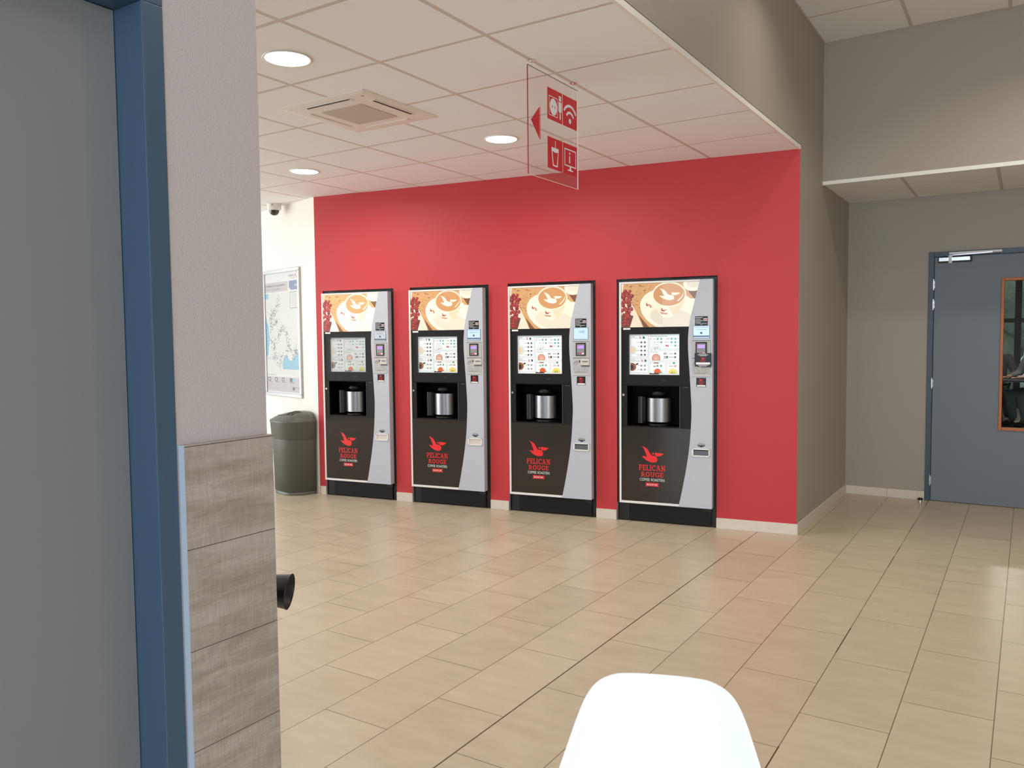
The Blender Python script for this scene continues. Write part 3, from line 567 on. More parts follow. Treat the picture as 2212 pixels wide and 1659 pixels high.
    for y in (1245, 1297):
        for x in (382, 427): dot(x, y, 'grey')
        pr.rect_(338, 362, y - 3, y + 2, sm('txt')); pr.rect_(450, 462, y - 3, y + 1, sm('grey'))
    for x, y in ((592, 905), (637, 905), (768, 905), (815, 905), (637, 948), (768, 948), (815, 948), (815, 992)): dot(x, y, 'teal'); pr.rect_(x - 60 if x in (592, 637, 768) else x - 70, x - 24, y - 3, y + 2, sm('txt')) if x != 815 and not (x == 637 and y == 905) else None
    for x, y in ((503, 905), (550, 948), (713, 905), (697, 948)): pr.rect_(x - 4, x + 4, y - 7, y + 7, sm('tred'))
    for q in ((692, 710, 980, 1002), (714, 730, 982, 1004)): pr.rect_(*q, sm('tred'))
    pr.rect_(738, 790, 985, 1000, sm('paleg'))
    pr.rect_(683, 685, 890, 1020, sm('paleg')); pr.rect_(840, 856, 902, 907, sm('txt')); pr.rect_(840, 856, 946, 950, sm('txt')); pr.rect_(840, 856, 990, 994, sm('txt'))
    for y in (1092, 1137): dot(813, y, 'navy'); pr.rect_(735, 790, y - 7, y - 3, sm('txt')); pr.rect_(735, 790, y + 2, y + 6, sm('txt'))
    for x in (590, 635): dot(x, 1248, 'green')
    dot(813, 1250, 'orange2'); pr.rect_(735, 790, 1244, 1248, sm('txt')); pr.rect_(730, 790, 1253, 1257, sm('txt')); pr.rect_(535, 570, 1250, 1258, sm('navy'))
    for x, y in ((368, 880), (393, 1178), (682, 1132)): bird_z = pr; pr.poly([(x - 14, y - 16), (x, y - 2), (x + 16, y - 4), (x + 6, y + 6), (x - 10, y + 4)], sm('tred')); pr.rect_(x - 12, x + 12, y + 12, y + 20, sm('tred'))
    for x, y in ((412, 888), (435, 1183), (710, 1137)): pr.rect_(x - 13, x + 13, y - 14, y + 14, sm('black')); pr.poly([(x - 10, y + 10), (x - 8, y - 2), (x + 8, y - 10), (x + 4, y + 6)], sm('teal'))
    def T(s_, a0, a1, b0, b1, c='txt'):
        p = AX(a0, b1); q = AX(a1, b0); text(mb, s_, U(p[0]), U(q[0]), p[1], q[1], yb + 0.0098 - 0.000012 * (pr.n + 2), sm(c))
    T('Cafés', 248, 302, 865, 880); T('en grains', 250, 342, 884, 900); T('Cafés', 250, 302, 1160, 1174); T('instantanés', 250, 360, 1178, 1192); T('Boissons gourmandes', 502, 720, 864, 884); T('Chocolats', 500, 592, 1064, 1078); T('Thés', 500, 530, 1205, 1218); T('Soupes', 714, 770, 1207, 1220)
    pr.rect_(540, 605, 1205, 1217, sm('brown')); pr.rect_(783, 812, 1200, 1222, sm('green2')); pr.poly(ell(686, 1092, 20, 12, 16), sm('navy')); pr.poly(ell(686, 1092, 14, 6, 16), sm('paleg'))
    pr.poly(ell(277, 965, 20, 14, 16), sm('paleg')); pr.poly(ell(277, 965, 17, 11, 16), sm('bg'))
    def clipd(p, a0, a1, b0, b1): return clip(p, a0, a1, b0, b1)
    def cup(cx_, cy_, rs, cs, r_, c, a0, a1, b0, b1):
        pr.poly(clipd(ell(cx_, cy_, rs, rs, 24), a0, a1, b0, b1), sm(cs)); pr.poly(clipd(ell(cx_, cy_, r_, r_, 24), a0, a1, b0, b1), sm(c))
    cup(268, 1045, 56, 'paleg', 36, 'beige', 240, 500, 850, 1130)
    cup(262, 1262, 52, 'brown', 44, 'brown', 240, 500, 1150, 1338); pr.poly([(305, 1225), (335, 1212), (345, 1226), (315, 1242)], sm('black')); pr.poly(clipd(ell(255, 1268, 28, 34, 20), 240, 500, 1150, 1338), sm('dkbrown'))
    cup(570, 1028, 58, 'paleg', 44, 'white', 480, 900, 850, 1037)
    for a, b in ((545, 1020), (560, 1008), (580, 1014), (592, 1026), (570, 1026), (556, 1032), (598, 1010)): pr.poly([(a - 9, b), (a, b - 6), (a + 9, b + 2), (a, b + 5)], sm('dkbrown'))
    cup(572, 1150, 54, 'choc', 44, 'choc2', 480, 900, 1050, 1179); pr.poly(ell(570, 1155, 7, 7, 12), sm('white'))
    cup(590, 1325, 62, 'white', 44, 'orange', 480, 900, 1190, 1342); pr.poly(ell(540, 1305, 10, 10, 12), sm('yellow')); pr.poly(ell(642, 1330, 8, 9, 12), sm('green'))
    cup(783, 1338, 58, 'soup', 50, 'yellow', 700, 900, 1190, 1345)
    for a in (765, 782, 800): pr.poly([(a - 8, 1342), (a, 1312), (a + 7, 1342)], sm('green'))
    pr.poly(smooth_curve([(482, 1356), (495, 1338), (530, 1344), (560, 1336), (600, 1340), (612, 1356)], 4), sm('maroon'))
    mb.build('menu_print', ms)
    # silver side panel
    poly = [(U(a), b) for a, b in CURVE] + [(U(WD), 0.148), (U(WD), 1.8352)]
    mb = MB(); mb.prism_xz(poly, FY, 0.020, 'silver'); sp = mb.build('side_panel', o, bevel=0.002, label='silver panel with a curved inner edge')
    yf = FY - 0.0003
    mb = MB(); pr = Print(mb, yf); pr.rect_(U(0.575), U(0.667), 1.498, 1.566, 'black')
    for i, z in enumerate((1.556, 1.545, 1.534, 1.523)): pr.rect_(U(0.579), U((0.630, 0.616, 0.632, 0.618)[i]), z - 0.002, z + 0.002, 'white2')
    pr.rect_(U(0.582), U(0.660), 1.511, 1.514, 'white2'); pr.rect_(U(0.615), U(0.627), 1.503, 1.506, 'white2'); pr.rect_(U(0.637), U(0.663), 1.532, 1.550, 'white'); pr.rect_(U(0.650), U(0.662), 1.536, 1.545, 'tredp' if False else 'logored'); pr.rect_(U(0.639), U(0.650), 1.536, 1.545, 'lcd_ink')
    mb.build('information_sticker', sp)
    mb = MB(); mb.box(U(0.561), U(0.681), FY - 0.002, FY, 1.405, 1.496, 'greydark'); mb.box(U(0.564), U(0.679), FY - 0.003, FY - 0.001, 1.407, 1.494, 'lcd_dim' if dim else 'lcd_blue')
    pr = Print(mb, FY - 0.0032)
    if k != 'c':
        pr.rect_(U(0.564), U(0.679), 1.413, 1.426, 'lcd_bar')
        text(mb, 'CHOISISSEZ VOTRE BOISSON', U(0.572), U(0.670), 1.482, 1.487, FY - 0.0034, 'lcd_ink'); pr.rect_(U(0.585), U(0.660), 1.468, 1.470, 'lcd_ink'); pr.poly(ell(U(0.621), 1.446, 0.008, 0.006, 12), 'lcd_ink'); pr.rect_(U(0.612), U(0.632), 1.438, 1.441, 'lcd_ink')
    else:
        text(mb, '00.00', U(0.622), U(0.652), 1.470, 1.475, FY - 0.0034, 'lcd_ink'); pr.rect_(U(0.606), U(0.656), 1.464, 1.466, 'lcd_ink'); pr.rect_(U(0.612), U(0.650), 1.456, 1.458, 'lcd_ink')
    mb.build('display', sp)
    mb = MB(); mb.box(U(0.554), U(0.689), FY - 0.003, FY, 1.262, 1.386, 'greyplast'); mb.box(U(0.553), U(0.690), FY - 0.0012, FY, 1.258, 1.390, 'greydark'); pr_ = mb.build('payment_plate', sp, bevel=0.001)
    mb = MB(); mb.box(U(0.581), U(0.662), FY - 0.008, FY - 0.003, 1.277, 1.378, 'dark'); mb.box(U(0.590), U(0.653), FY - 0.0095, FY - 0.007, 1.284, 1.368, 'readergrey'); mb.box(U(0.597), U(0.650), FY - 0.011, FY - 0.009, 1.333, 1.358, 'lilac')
    pr = Print(mb, FY - 0.0096); pr.rect_(U(0.595), U(0.607), 1.290, 1.300, 'lcd_ink'); pr.rect_(U(0.613), U(0.628), 1.290, 1.300, 'logored'); pr.rect_(U(0.632), U(0.648), 1.290, 1.300, 'white'); pr.rect_(U(0.592), U(0.606), 1.362, 1.366, 'logored'); pr.rect_(U(0.602), U(0.645), 1.344, 1.346, 'lcd_ink'); pr.rect_(U(0.610), U(0.640), 1.338, 1.340, 'lcd_ink')
    mb.build('card_reader', sp)
    mb = MB(); mb.box(U(0.554), U(0.621), FY - 0.002, FY, 1.193, 1.256, 'greyplast'); mb.box(U(0.623), U(0.689), FY - 0.008, FY, 1.204, 1.256, 'beigeplast'); mb.box(U(0.623), U(0.691), FY - 0.005, FY, 1.193, 1.203, 'greydark')
    mb.box(U(0.632), U(0.683), FY - 0.0095, FY - 0.008, 1.225, 1.240, 'greyplast'); mb.box(U(0.637), U(0.678), FY - 0.010, FY - 0.0085, 1.230, 1.235, 'dark')
    pr = Print(mb, FY - 0.0021); pr.poly([(U(0.606), 1.246), (U(0.618), 1.233), (U(0.606), 1.219)], 'black')
    for (a, b, c, d) in ((0.578, 1.238, 0.604, 1.236), (0.572, 1.232, 0.602, 1.229), (0.566, 1.224, 0.596, 1.226), (0.558, 1.206, 0.574, 1.232), (0.575, 1.204, 0.590, 1.216), (0.590, 1.216, 0.606, 1.219)):
        n = Vector((-(d - b), c - a)).normalized() * 0.001; pr.poly([(U(a) + n.x, b + n.y), (U(a) - n.x, b - n.y), (U(c) - n.x, d - n.y), (U(c) + n.x, d + n.y)], 'lcd_ink')
    mb.build('coin_slot', sp, bevel=0.0008)
    mb = MB(); mb.box(U(0.554), U(0.687), FY - 0.002, FY, 1.140, 1.190, 'greyplast'); mb.box(U(0.552), U(0.690), FY - 0.006, FY, 1.128, 1.136, 'beigeplast'); pr = Print(mb, FY - 0.0021)
    for a, b, c, d in ((0.565, 1.165, 0.595, 1.182), (0.600, 1.158, 0.612, 1.170), (0.625, 1.165, 0.650, 1.184), (0.655, 1.150, 0.675, 1.180), (0.570, 1.148, 0.650, 1.152)): pr.frame(U(a), U(c), b, d, 0.0012, 0.0012, 'lcd_ink')
    mb.build('instruction_plate', sp)
    mb = MB(); pr = Print(mb, yf); pr.rect_(U(0.586), U(0.657), 1.049, 1.116, 'black'); bird(pr, U(0.606), U(0.636), 1.092, 1.112, 'logored'); text(mb, 'PELICAN', U(0.602), U(0.642), 1.083, 1.090, yf - 0.0008, 'logored'); text(mb, 'ROUGE', U(0.605), U(0.638), 1.074, 1.081, yf - 0.0008, 'logored'); pr.rect_(U(0.606), U(0.636), 1.066, 1.070, 'logored'); pr.rect_(U(0.591), U(0.653), 1.052, 1.062, 'white'); mb.build('brand_sticker', sp)
    if big_sticker:
        mb = MB(); pr = Print(mb, FY - 0.0105); mb.box(U(0.575), U(0.697), FY - 0.0110, FY - 0.0102, 1.199, 1.297, 'black'); pr.y = FY - 0.0111; bird(pr, U(0.622), U(0.654), 1.250, 1.270, 'logored'); text(mb, 'PELICAN', U(0.618), U(0.656), 1.241, 1.248, FY - 0.0117, 'logored'); text(mb, 'ROUGE', U(0.621), U(0.653), 1.233, 1.239, FY - 0.0117, 'logored'); pr.rect_(U(0.585), U(0.688), 1.214, 1.229, 'white')
        for z, a, b in ((1.291, 0.606, 0.662), (1.284, 0.596, 0.676), (1.277, 0.612, 0.662), (1.209, 0.600, 0.676), (1.203, 0.610, 0.664)): pr.rect_(U(a), U(b), z - 0.0018, z + 0.0018, 'white2')
        mb.build('notice_sticker', sp, label='large black notice sticker over the coin slot')
    mb = MB(); y2 = yf - 0.0003
    pr = Print(mb, yf); text(mb, 'RETOUR', U(0.601), U(0.647), 0.625, 0.632, y2, 'black'); pr.poly([(U(0.596), 0.622), (U(0.651), 0.622), (U(0.651), 0.613), (U(0.6235), 0.602), (U(0.596), 0.613)], 'black'); text(mb, 'MONNAIE', U(0.602), U(0.646), 0.614, 0.620, yf - 0.0005, 'white2'); mb.build('coin_return_label', sp)
    mb = MB(); a0, a1, z0, z1 = 0.556, 0.686, 0.533, 0.592
    for q in ((a0, a1, z0, z0 + 0.009), (a0, a1, z1 - 0.007, z1), (a0, a0 + 0.011, z0, z1), (a1 - 0.008, a1, z0, z1)): mb.box(U(q[0]), U(q[1]), FY - 0.006, FY, q[2], q[3], 'alu')
    fm = 'greydark' if flap == 'dark' else 'beigeplast'
    mb.add([(U(a0 + 0.011), FY - 0.0004, z1 - 0.007), (U(a1 - 0.008), FY - 0.0004, z1 - 0.007), (U(a1 - 0.008), FY - 0.004, z0 + 0.009), (U(a0 + 0.011), FY - 0.004, z0 + 0.009)], [(0, 3, 2, 1)], fm)
    if flap == 'dark':
        mb.box(U(a0 + 0.011), U(a1 - 0.008), FY - 0.003, FY - 0.0002, z1 - 0.014, z1 - 0.007, 'dark')
    mb.build('coin_return_tray', sp)
    for z in (0.95, 0.35, 1.55): mb = MB(); mb.cyl((U(WD) - 0.001, -0.004, z), (U(WD) + 0.0012, -0.004, z), 0.003, 'greydark', 10); mb.build('screw', sp)
    # small marks
    mb = MB(); mb.box(U(0.029), U(0.085), yb - 0.0012, yb, 1.475, 1.488, 'white'); pr = Print(mb, yb - 0.0013); pr.rect_(U(0.054), U(0.06), 1.480, 1.483, 'txtg' if False else 'pdark'); mb.build('asset_tag', o)
    mb = MB(); mb.cyl((U(0.031), yb - 0.004, 0.979), (U(0.031), yb, 0.979), 0.009, 'chrome', 20); mb.cyl((U(0.031), yb - 0.005, 0.979), (U(0.031), yb - 0.004, 0.979), 0.0035, 'orange', 12); mb.build('lock', o)
    mb = MB(); mb.box(U(0.026), U(0.036), yb - 0.003, yb, 0.865, 0.925, 'dark'); mb.build('latch', o, bevel=0.002)
    mb = MB(); mb.box(U(0.328), U(0.362), yb - 0.0015, yb, 1.083, 1.099, 'dark'); mb.build('sensor', o, bevel=0.001)
    mb = MB(); mb.box(U(0.487), U(0.524), yb - 0.0008, yb, 1.040, 1.043, 'greydark'); mb.build('maker_mark', o)
    return o
machine('a', 3.362, OPEN[3], 'coffee machine nearest the bin and map poster, its picture brightened and menu greyed to imitate window glare', flap='light', dim=True)
machine('b', 2.447, OPEN[2], 'second coffee machine from the bin, coin tray closed with a pale flap and reader uncovered', flap='light')
machine('c', 1.515, OPEN[1], 'third coffee machine from the bin, with a plain pale blue display and dark coin tray')
machine('d', 0.5855, OPEN[0], 'coffee machine nearest the room corner, with a large black notice sticker over its coin slot', big_sticker=True)

# ------------------------------------------------------------------ ceiling lamps, air conditioner, dome camera
for (x, y, lb) in ((-1.530, -3.235, 'large-looking round ceiling lamp nearest the camera, above the air conditioner grille\'s near side'), (-1.550, -1.420, 'round ceiling lamp just left of the hanging clear sign'), (-3.340, -1.445, 'round ceiling lamp closest to the white wall and dome camera')):
    o = empty('ceiling_lamp', (x, y, H), label=lb.replace('large-looking ', ''), cat='ceiling lamp', group='round recessed ceiling lamps')
    mb = MB(); mb.lathe([(0.112, 0.003), (0.113, -0.004), (0.106, -0.006), (0.101, -0.003)], (0, 0, 0), (0, 0, 1), 'acwhite', 40, caps=False); mb.build('rim', o)
    mb = MB(); mb.lathe([(0.0, -0.0035), (0.07, -0.0038), (0.101, -0.003)], (0, 0, 0), (0, 0, 1), 'light', 40, caps=False); mb.build('diffuser', o)
    disk_light('downlight', (x, y, H - 0.012), 13, (1.0, 0.95, 0.87), 0.19, 170)
ac = empty('air_conditioner', (-1.875, -2.392, H - 0.005), label='square white four-way air conditioner cassette set in the low ceiling', cat='air conditioner')
mb = MB(); h = 0.315
prof = [(-h, 0.010), (-h, 0.0), (-h + 0.035, -0.014), (-0.17, -0.016)]
vs = []; 
for r_, z in ((h, 0.008), (h, 0.0015), (h - 0.03, -0.003), (0.165, -0.0055)): vs += [(-r_, -r_, z), (r_, -r_, z), (r_, r_, z), (-r_, r_, z)]
fs = [(4 * j + i, 4 * j + 4 + i, 4 * j + 4 + (i + 1) % 4, 4 * j + (i + 1) % 4) for j in range(3) for i in range(4)] + [(15, 14, 13, 12)]
mb.add(vs, fs, 'acwhite'); mb.build('cover', ac)
mb = MB(); mb.box(-0.150, 0.150, -0.150, 0.150, -0.0085, -0.0062, 'acgrille')
for i in range(14): mb.box(-0.148, 0.148, -0.145 + i * 0.0215, -0.143 + i * 0.0215, -0.0090, -0.0085, 'acgrille')
mb.build('grille', ac, label='beige-grey centre grille')
for i in range(4):
    mb = MB(); mb.box(-0.168, 0.168, 0.216, 0.262, -0.0070, -0.003, 'acwhite'); mb.box(-0.158, 0.158, 0.243, 0.256, -0.0078, -0.0068, 'acslot' if i in (2, 3) else 'acwhite'); mb.box(-0.162, 0.162, 0.222, 0.242, -0.0088, -0.0068, 'acwhite')  # dark strips paint the shade of the slot openings on two sides
    a = math.pi / 2 * i; mb.v = [(x * math.cos(a) - y * math.sin(a), x * math.sin(a) + y * math.cos(a), z) for x, y, z in mb.v]; mb.build('louvre', ac)
mb = MB(); mb.lathe([(0.012, 0), (0.010, -0.002), (0.0, -0.0025)], (0.25, -0.25, -0.0035), (0, 0, 1), 'acgrille', 16, caps=False); mb.build('receiver', ac)
dc = empty('dome_camera', (-4.70, -0.56, H), label='small white dome security camera with a smoked lens under the ceiling at the white wall', cat='camera')
mb = MB(); mb.lathe([(0.066, 0.0), (0.066, -0.040), (0.062, -0.052), (0.048, -0.060), (0.040, -0.061)], (0, 0, 0), (0, 0, 1), 'acwhite', 36, caps=False); mb.box(0.035, 0.050, -0.066, -0.060, -0.020, -0.014, 'pdark'); mb.build('housing', dc)
mb = MB(); mb.lathe([(0.047, -0.058), (0.045, -0.075), (0.034, -0.095), (0.018, -0.105), (0.0, -0.108)], (0, 0, 0), (0, 0, 1), 'smoke', 32, caps=False); mb.build('dome', dc, label='dark smoked dome')

# ------------------------------------------------------------------ hanging sign
SX = -0.614
sg = empty('hanging_sign', (SX, -2.376, 2.434), label='clear acrylic sign with red pictograms and a left arrow hanging from the low ceiling', cat='sign')
def toloc(mb): mb.v = [(x - SX, y + 2.376, z - 2.434) for x, y, z in mb.v]
Y0, Y1, Z0, Z1 = -2.621, -2.129, 2.183, 2.684
mb = MB(); mb.box(SX - 0.0025, SX + 0.0025, Y0 + 0.001, Y1 - 0.001, Z0 + 0.001, Z1 - 0.001, 'acrylic'); toloc(mb); mb.build('acrylic_sheet', sg)
mb = MB(); mb.box(SX - 0.0026, SX + 0.0026, Y0, Y0 + 0.001, Z0, Z1, 'rededge'); mb.box(SX - 0.0026, SX + 0.0026, Y1 - 0.001, Y1, Z0, Z1, 'edge'); mb.box(SX - 0.0026, SX + 0.0026, Y0, Y1, Z0, Z0 + 0.001, 'edge'); mb.box(SX - 0.0026, SX + 0.0026, Y0, Y1, Z1 - 0.001, Z1, 'pdark'); toloc(mb); mb.build('sheet_edge', sg)
class SideP:   # flat shapes on the +x face of the sign, given as (y, z)
    def __init__(s, mb): s.mb = mb; s.n = 0
    def poly(s, p, mt):
        s.n += 1
        if area2(p) < 0: p = p[::-1]
        x = SX + 0.0027 + 0.00006 * s.n; s.mb.add([(x, a, b) for a, b in p], [list(range(len(p)))], mt)
    def r(s, a0, a1, b0, b1, mt): s.poly([(a0, b0), (a1, b0), (a1, b1), (a0, b1)], mt)
    def ring(s, cx, cz, r0, r1, a0, a1, mt, n=14):
        p = [(cx + r1 * math.cos(R(a0 + (a1 - a0) * k / n)), cz + r1 * math.sin(R(a0 + (a1 - a0) * k / n))) for k in range(n + 1)] + [(cx + r0 * math.cos(R(a1 + (a0 - a1) * k / n)), cz + r0 * math.sin(R(a1 + (a0 - a1) * k / n))) for k in range(n + 1)]
        s.poly(p, mt)
        for a in (a0, a1): s.poly(ell(cx + (r0 + r1) / 2 * math.cos(R(a)), cz + (r0 + r1) / 2 * math.sin(R(a)), (r1 - r0) / 2, (r1 - r0) / 2, 12), mt)
def icon(name, a0, z0, draw):
    mb = MB(); q = SideP(mb); mb.box(SX + 0.0025, SX + 0.0028, a0, a0 + 0.1475, z0, z0 + 0.150, 'sign_red'); q.n = 3
    P = lambda u, v: (a0 + u * 0.1475, z0 + v * 0.150); draw(q, P); toloc(mb); mb.build(name, sg)
def d_power(q, P):
    a, b = P(0.10, 0.14); c, d = P(0.68, 0.76); t = 0.0035
    q.r(a, c, b, b + t, 'sign_white'); q.r(a, c, d - t, d, 'sign_white'); q.r(a, a + t, b, d, 'sign_white'); q.r(c - t, c, b, d, 'sign_white')
    cx, cz = P(0.40, 0.44); q.poly(ell(cx, cz, 0.036, 0.040, 30), 'sign_white'); q.poly(ell(cx - 0.012, cz, 0.0042, 0.005, 12), 'sign_red'); q.poly(ell(cx + 0.015, cz, 0.0042, 0.005, 12), 'sign_red')
    a, b = P(0.76, 0.72); c, d = P(0.92, 0.88); q.r(a, c, b, d, 'sign_white'); q.r(*[P(0.79, 0)[0], P(0.82, 0)[0]], P(0, 0.80)[1], P(0, 0.83)[1], 'sign_red'); q.r(P(0.86, 0)[0], P(0.89, 0)[0], P(0, 0.80)[1], P(0, 0.83)[1], 'sign_red')
    q.poly([P(0.73, 0.69), P(0.95, 0.69), P(0.95, 0.42), P(0.90, 0.34), P(0.78, 0.34), P(0.73, 0.42)], 'sign_white'); q.r(P(0.80, 0)[0], P(0.88, 0)[0], P(0, 0.12)[1], P(0, 0.32)[1], 'sign_white')
def d_wifi(q, P):
    cx, cz = P(0.5, 0.22); q.poly(ell(cx, cz, 0.0125, 0.0125, 20), 'sign_white'); q.ring(cx, cz, 0.036, 0.048, 38, 142, 'sign_white'); q.ring(cx, cz, 0.068, 0.081, 38, 142, 'sign_white')
def d_drink(q, P):
    q.poly([P(0.24, 0.70), P(0.74, 0.70), P(0.66, 0.10), P(0.34, 0.10)], 'sign_white'); q.poly([P(0.31, 0.58), P(0.69, 0.585), P(0.61, 0.145), P(0.39, 0.145)], 'sign_red'); q.poly([P(0.29, 0.68), P(0.50, 0.62), P(0.71, 0.68), P(0.70, 0.58), P(0.5, 0.55), P(0.30, 0.58)], 'sign_white'); q.r(P(0.49, 0)[0], P(0.525, 0)[0], P(0, 0.66)[1], P(0, 0.93)[1], 'sign_white')
def d_info(q, P):
    a, b = P(0.10, 0.26); c, d = P(0.92, 0.84); t = 0.006
    q.r(a, c, b, b + t, 'sign_white'); q.r(a, c, d - t, d, 'sign_white'); q.r(a, a + t, b, d, 'sign_white'); q.r(c - t, c, b, d, 'sign_white')
    cx = P(0.46, 0)[0]; q.r(cx - 0.005, cx + 0.005, P(0, 0.38)[1], P(0, 0.62)[1], 'sign_white'); q.poly(ell(cx, P(0, 0.70)[1], 0.0065, 0.0065, 12), 'sign_white')
    q.r(P(0.46, 0)[0], P(0.56, 0)[0], P(0, 0.15)[1], P(0, 0.27)[1], 'sign_white'); q.r(P(0.32, 0)[0], P(0.70, 0)[0], P(0, 0.12)[1], P(0, 0.16)[1], 'sign_white')
icon('power_socket_icon', -2.443, 2.477, d_power); icon('wifi_icon', -2.290, 2.477, d_wifi); icon('drink_icon', -2.443, 2.243, d_drink); icon('information_icon', -2.290, 2.243, d_info)
mb = MB(); q = SideP(mb); q.poly([(-2.597, 2.437), (-2.519, 2.362), (-2.519, 2.514)], 'sign_red'); q.r(-2.5165, -2.510, 2.362, 2.514, 'sign_red'); toloc(mb); mb.build('arrow', sg)
for yy in (-2.585, -2.175):
    mb = MB(); mb.box(SX - 0.016, SX + 0.016, yy - 0.014, yy + 0.014, H - 0.003, H - 0.0012 + 0.0005, 'chrome'); mb.cyl((SX, yy, H - 0.012), (SX, yy, H - 0.002), 0.004, 'chrome', 12)
    for i in range(3): 
        z = H - 0.016 - i * 0.009; a = i % 2
        pts = [(SX + (0.0035 * math.cos(t) if a else 0), yy + (0 if a else 0.0035 * math.cos(t)), z + 0.0062 * math.sin(t)) for t in (2 * math.pi * j / 8 for j in range(9))]; mb.tube(pts, 0.0009, 'chrome', 6)
    toloc(mb); mb.build('chain_hook', sg)

# ------------------------------------------------------------------ map poster on the white wall
def wl_frame(name, d, z, **k): p = WA + WDIR * d; return empty(name, (p.x, p.y, z), WROT, **k)
PW, PH = 0.765, 1.236
ps = wl_frame('map_poster', 0.667, 0.872, label='framed motorway map poster hanging on the white wall above the bin', cat='poster')
hx = PW / 2
mb = MB(); t = 0.033
for q in ((-hx, hx, 0, t), (-hx, hx, PH - t, PH), (-hx, -hx + t, t, PH - t), (hx - t, hx, t, PH - t)): mb.box(q[0], q[1], -0.022, -0.001, q[2], q[3], 'pframe')
mb.build('frame', ps, bevel=0.004)
mb = MB(); mb.box(-hx + t - 0.002, hx - t + 0.002, -0.012, -0.006, t - 0.002, PH - t + 0.002, 'paperp'); pp = mb.build('print_sheet', ps)
mb = MB(); ix0, ix1, iz0, iz1 = -hx + t, hx - t, t, PH - t
# layout measured as fractions of the sheet (u to the right, v up)
pr = Print(mb, -0.0121, 0.00001, f=lambda u, v: (ix0 + u * (ix1 - ix0), iz0 + v * (iz1 - iz0)))
pr.rect_(0, 1, 0.155, 0.835, 'land'); pr.rect_(0, 0.70, 0.845, 0.925, 'pgrey'); pr.poly([(0.74, 0.925), (1.0, 0.925), (1.0, 0.85), (0.80, 0.85), (0.74, 0.87)], 'pblue')
pr.poly([(0, 0.835), (0.10, 0.835), (0.10, 0.795), (0.02, 0.79), (0, 0.79)], 'sea')
pr.poly(smooth_curve([(0, 0.66), (0.03, 0.60), (0.08, 0.56), (0.09, 0.50), (0.10, 0.44), (0.07, 0.36), (0.06, 0.32), (0, 0.30)], 4), 'sea')
pr.poly([(1.0, 0.36), (1.0, 0.20), (0.50, 0.20), (0.49, 0.25), (0.55, 0.30), (0.62, 0.32), (0.70, 0.275), (0.76, 0.27), (0.84, 0.30), (0.92, 0.33)], 'sea')
pr.frame(0.76, 1.0, 0.70, 0.835, 0.008, 0.004, 'pdark'); pr.rect_(0.77, 0.99, 0.705, 0.83, 'paperp')
for i in range(11): pr.rect_(0.80, 0.96, 0.715 + i * 0.0105, 0.7175 + i * 0.0105, 'prule', True)
pr.rect_(0.0, 1.0, 0.012, 0.135, 'pgrey')
for i, u in enumerate((0.04, 0.25, 0.46, 0.70)):
    pr.rect_(u, u + 0.075, 0.098, 0.128, 'pdark'); pr.rect_(u + 0.018, u + 0.052, 0.103, 0.123, 'white', True) if False else None
    pr.rect_(u, u + 0.13, 0.088, 0.092, 'pdark'); 
    for j in range(5): pr.rect_(u, u + 0.15 - 0.02 * (j % 2), 0.070 - j * 0.009, 0.0722 - j * 0.009, 'prule')
pr.rect_(0.78, 0.84, 0.098, 0.128, 'sea'); pr.rect_(0.78, 0.84, 0.03, 0.055, 'pdark'); pr.rect_(0.85, 0.98, 0.05, 0.053, 'pdark')
for u in (0.055, 0.265, 0.475): pr.rect_(u + 0.008, u + 0.036, 0.106, 0.120, 'white')
pr.rect_(0.02, 0.28, 0.147, 0.150, 'pdark')
rnd = random.Random(5)
def walk(pts, n, sp):
    for _ in range(n):
        i = rnd.randrange(len(pts) - 1); t_ = rnd.random(); u = pts[i][0] * (1 - t_) + pts[i + 1][0] * t_ + rnd.gauss(0, sp); v = pts[i][1] * (1 - t_) + pts[i + 1][1] * t_ + rnd.gauss(0, sp * 0.55)
        if 0.02 < u < 0.98 and 0.17 < v < 0.83: pr.rect_(u, u + 0.010 + 0.010 * rnd.random(), v, v + 0.003 + 0.004 * rnd.random(), 'pdot' if rnd.random() < .7 else 'pdark', True)
walk([(0.40, 0.80), (0.36, 0.72), (0.28, 0.64), (0.20, 0.70), (0.14, 0.62), (0.22, 0.56), (0.38, 0.62)], 170, 0.035)
walk([(0.22, 0.56), (0.12, 0.50), (0.18, 0.42), (0.28, 0.44), (0.22, 0.36), (0.32, 0.30), (0.14, 0.30), (0.38, 0.26)], 150, 0.035)
walk([(0.34, 0.45), (0.44, 0.52), (0.54, 0.54), (0.64, 0.48), (0.66, 0.40), (0.62, 0.32), (0.44, 0.30), (0.40, 0.22)], 170, 0.03)
walk([(0.66, 0.40), (0.76, 0.34), (0.92, 0.36), (0.78, 0.28)], 90, 0.03)
def PT(s_, u0, u1, v0, v1, c): text(mb, s_, ix0 + u0 * (ix1 - ix0), ix0 + u1 * (ix1 - ix0), iz0 + v0 * (iz1 - iz0), iz0 + v1 * (iz1 - iz0), -0.0121 - 0.00001 * (pr.n + 3), c)
PT('LES RÉSEAUX DE VINCI AUTOROUTES', 0.03, 0.62, 0.890, 0.908, 'pdark'); PT('ET LEURS AIRES DE SERVICES', 0.03, 0.48, 0.860, 0.876, 'prule'); PT('VINCI', 0.74, 0.91, 0.958, 0.974, 'pdark'); PT('AUTOROUTES', 0.80, 0.91, 0.943, 0.948, 'prule'); PT('2018', 0.90, 0.98, 0.88, 0.895, 'white')
for a, b, c in ((0.955, 0.985, 'sign_red'), (0.955, 0.945, 'sign_red')): pr.rect_(a, a + 0.016, b, b + 0.012, c)
for a in (0.935, 0.975): pr.rect_(a, a + 0.012, 0.957, 0.980, 'sign_red' if a < .95 else 'pdark')
mb.build('map_print', pp)

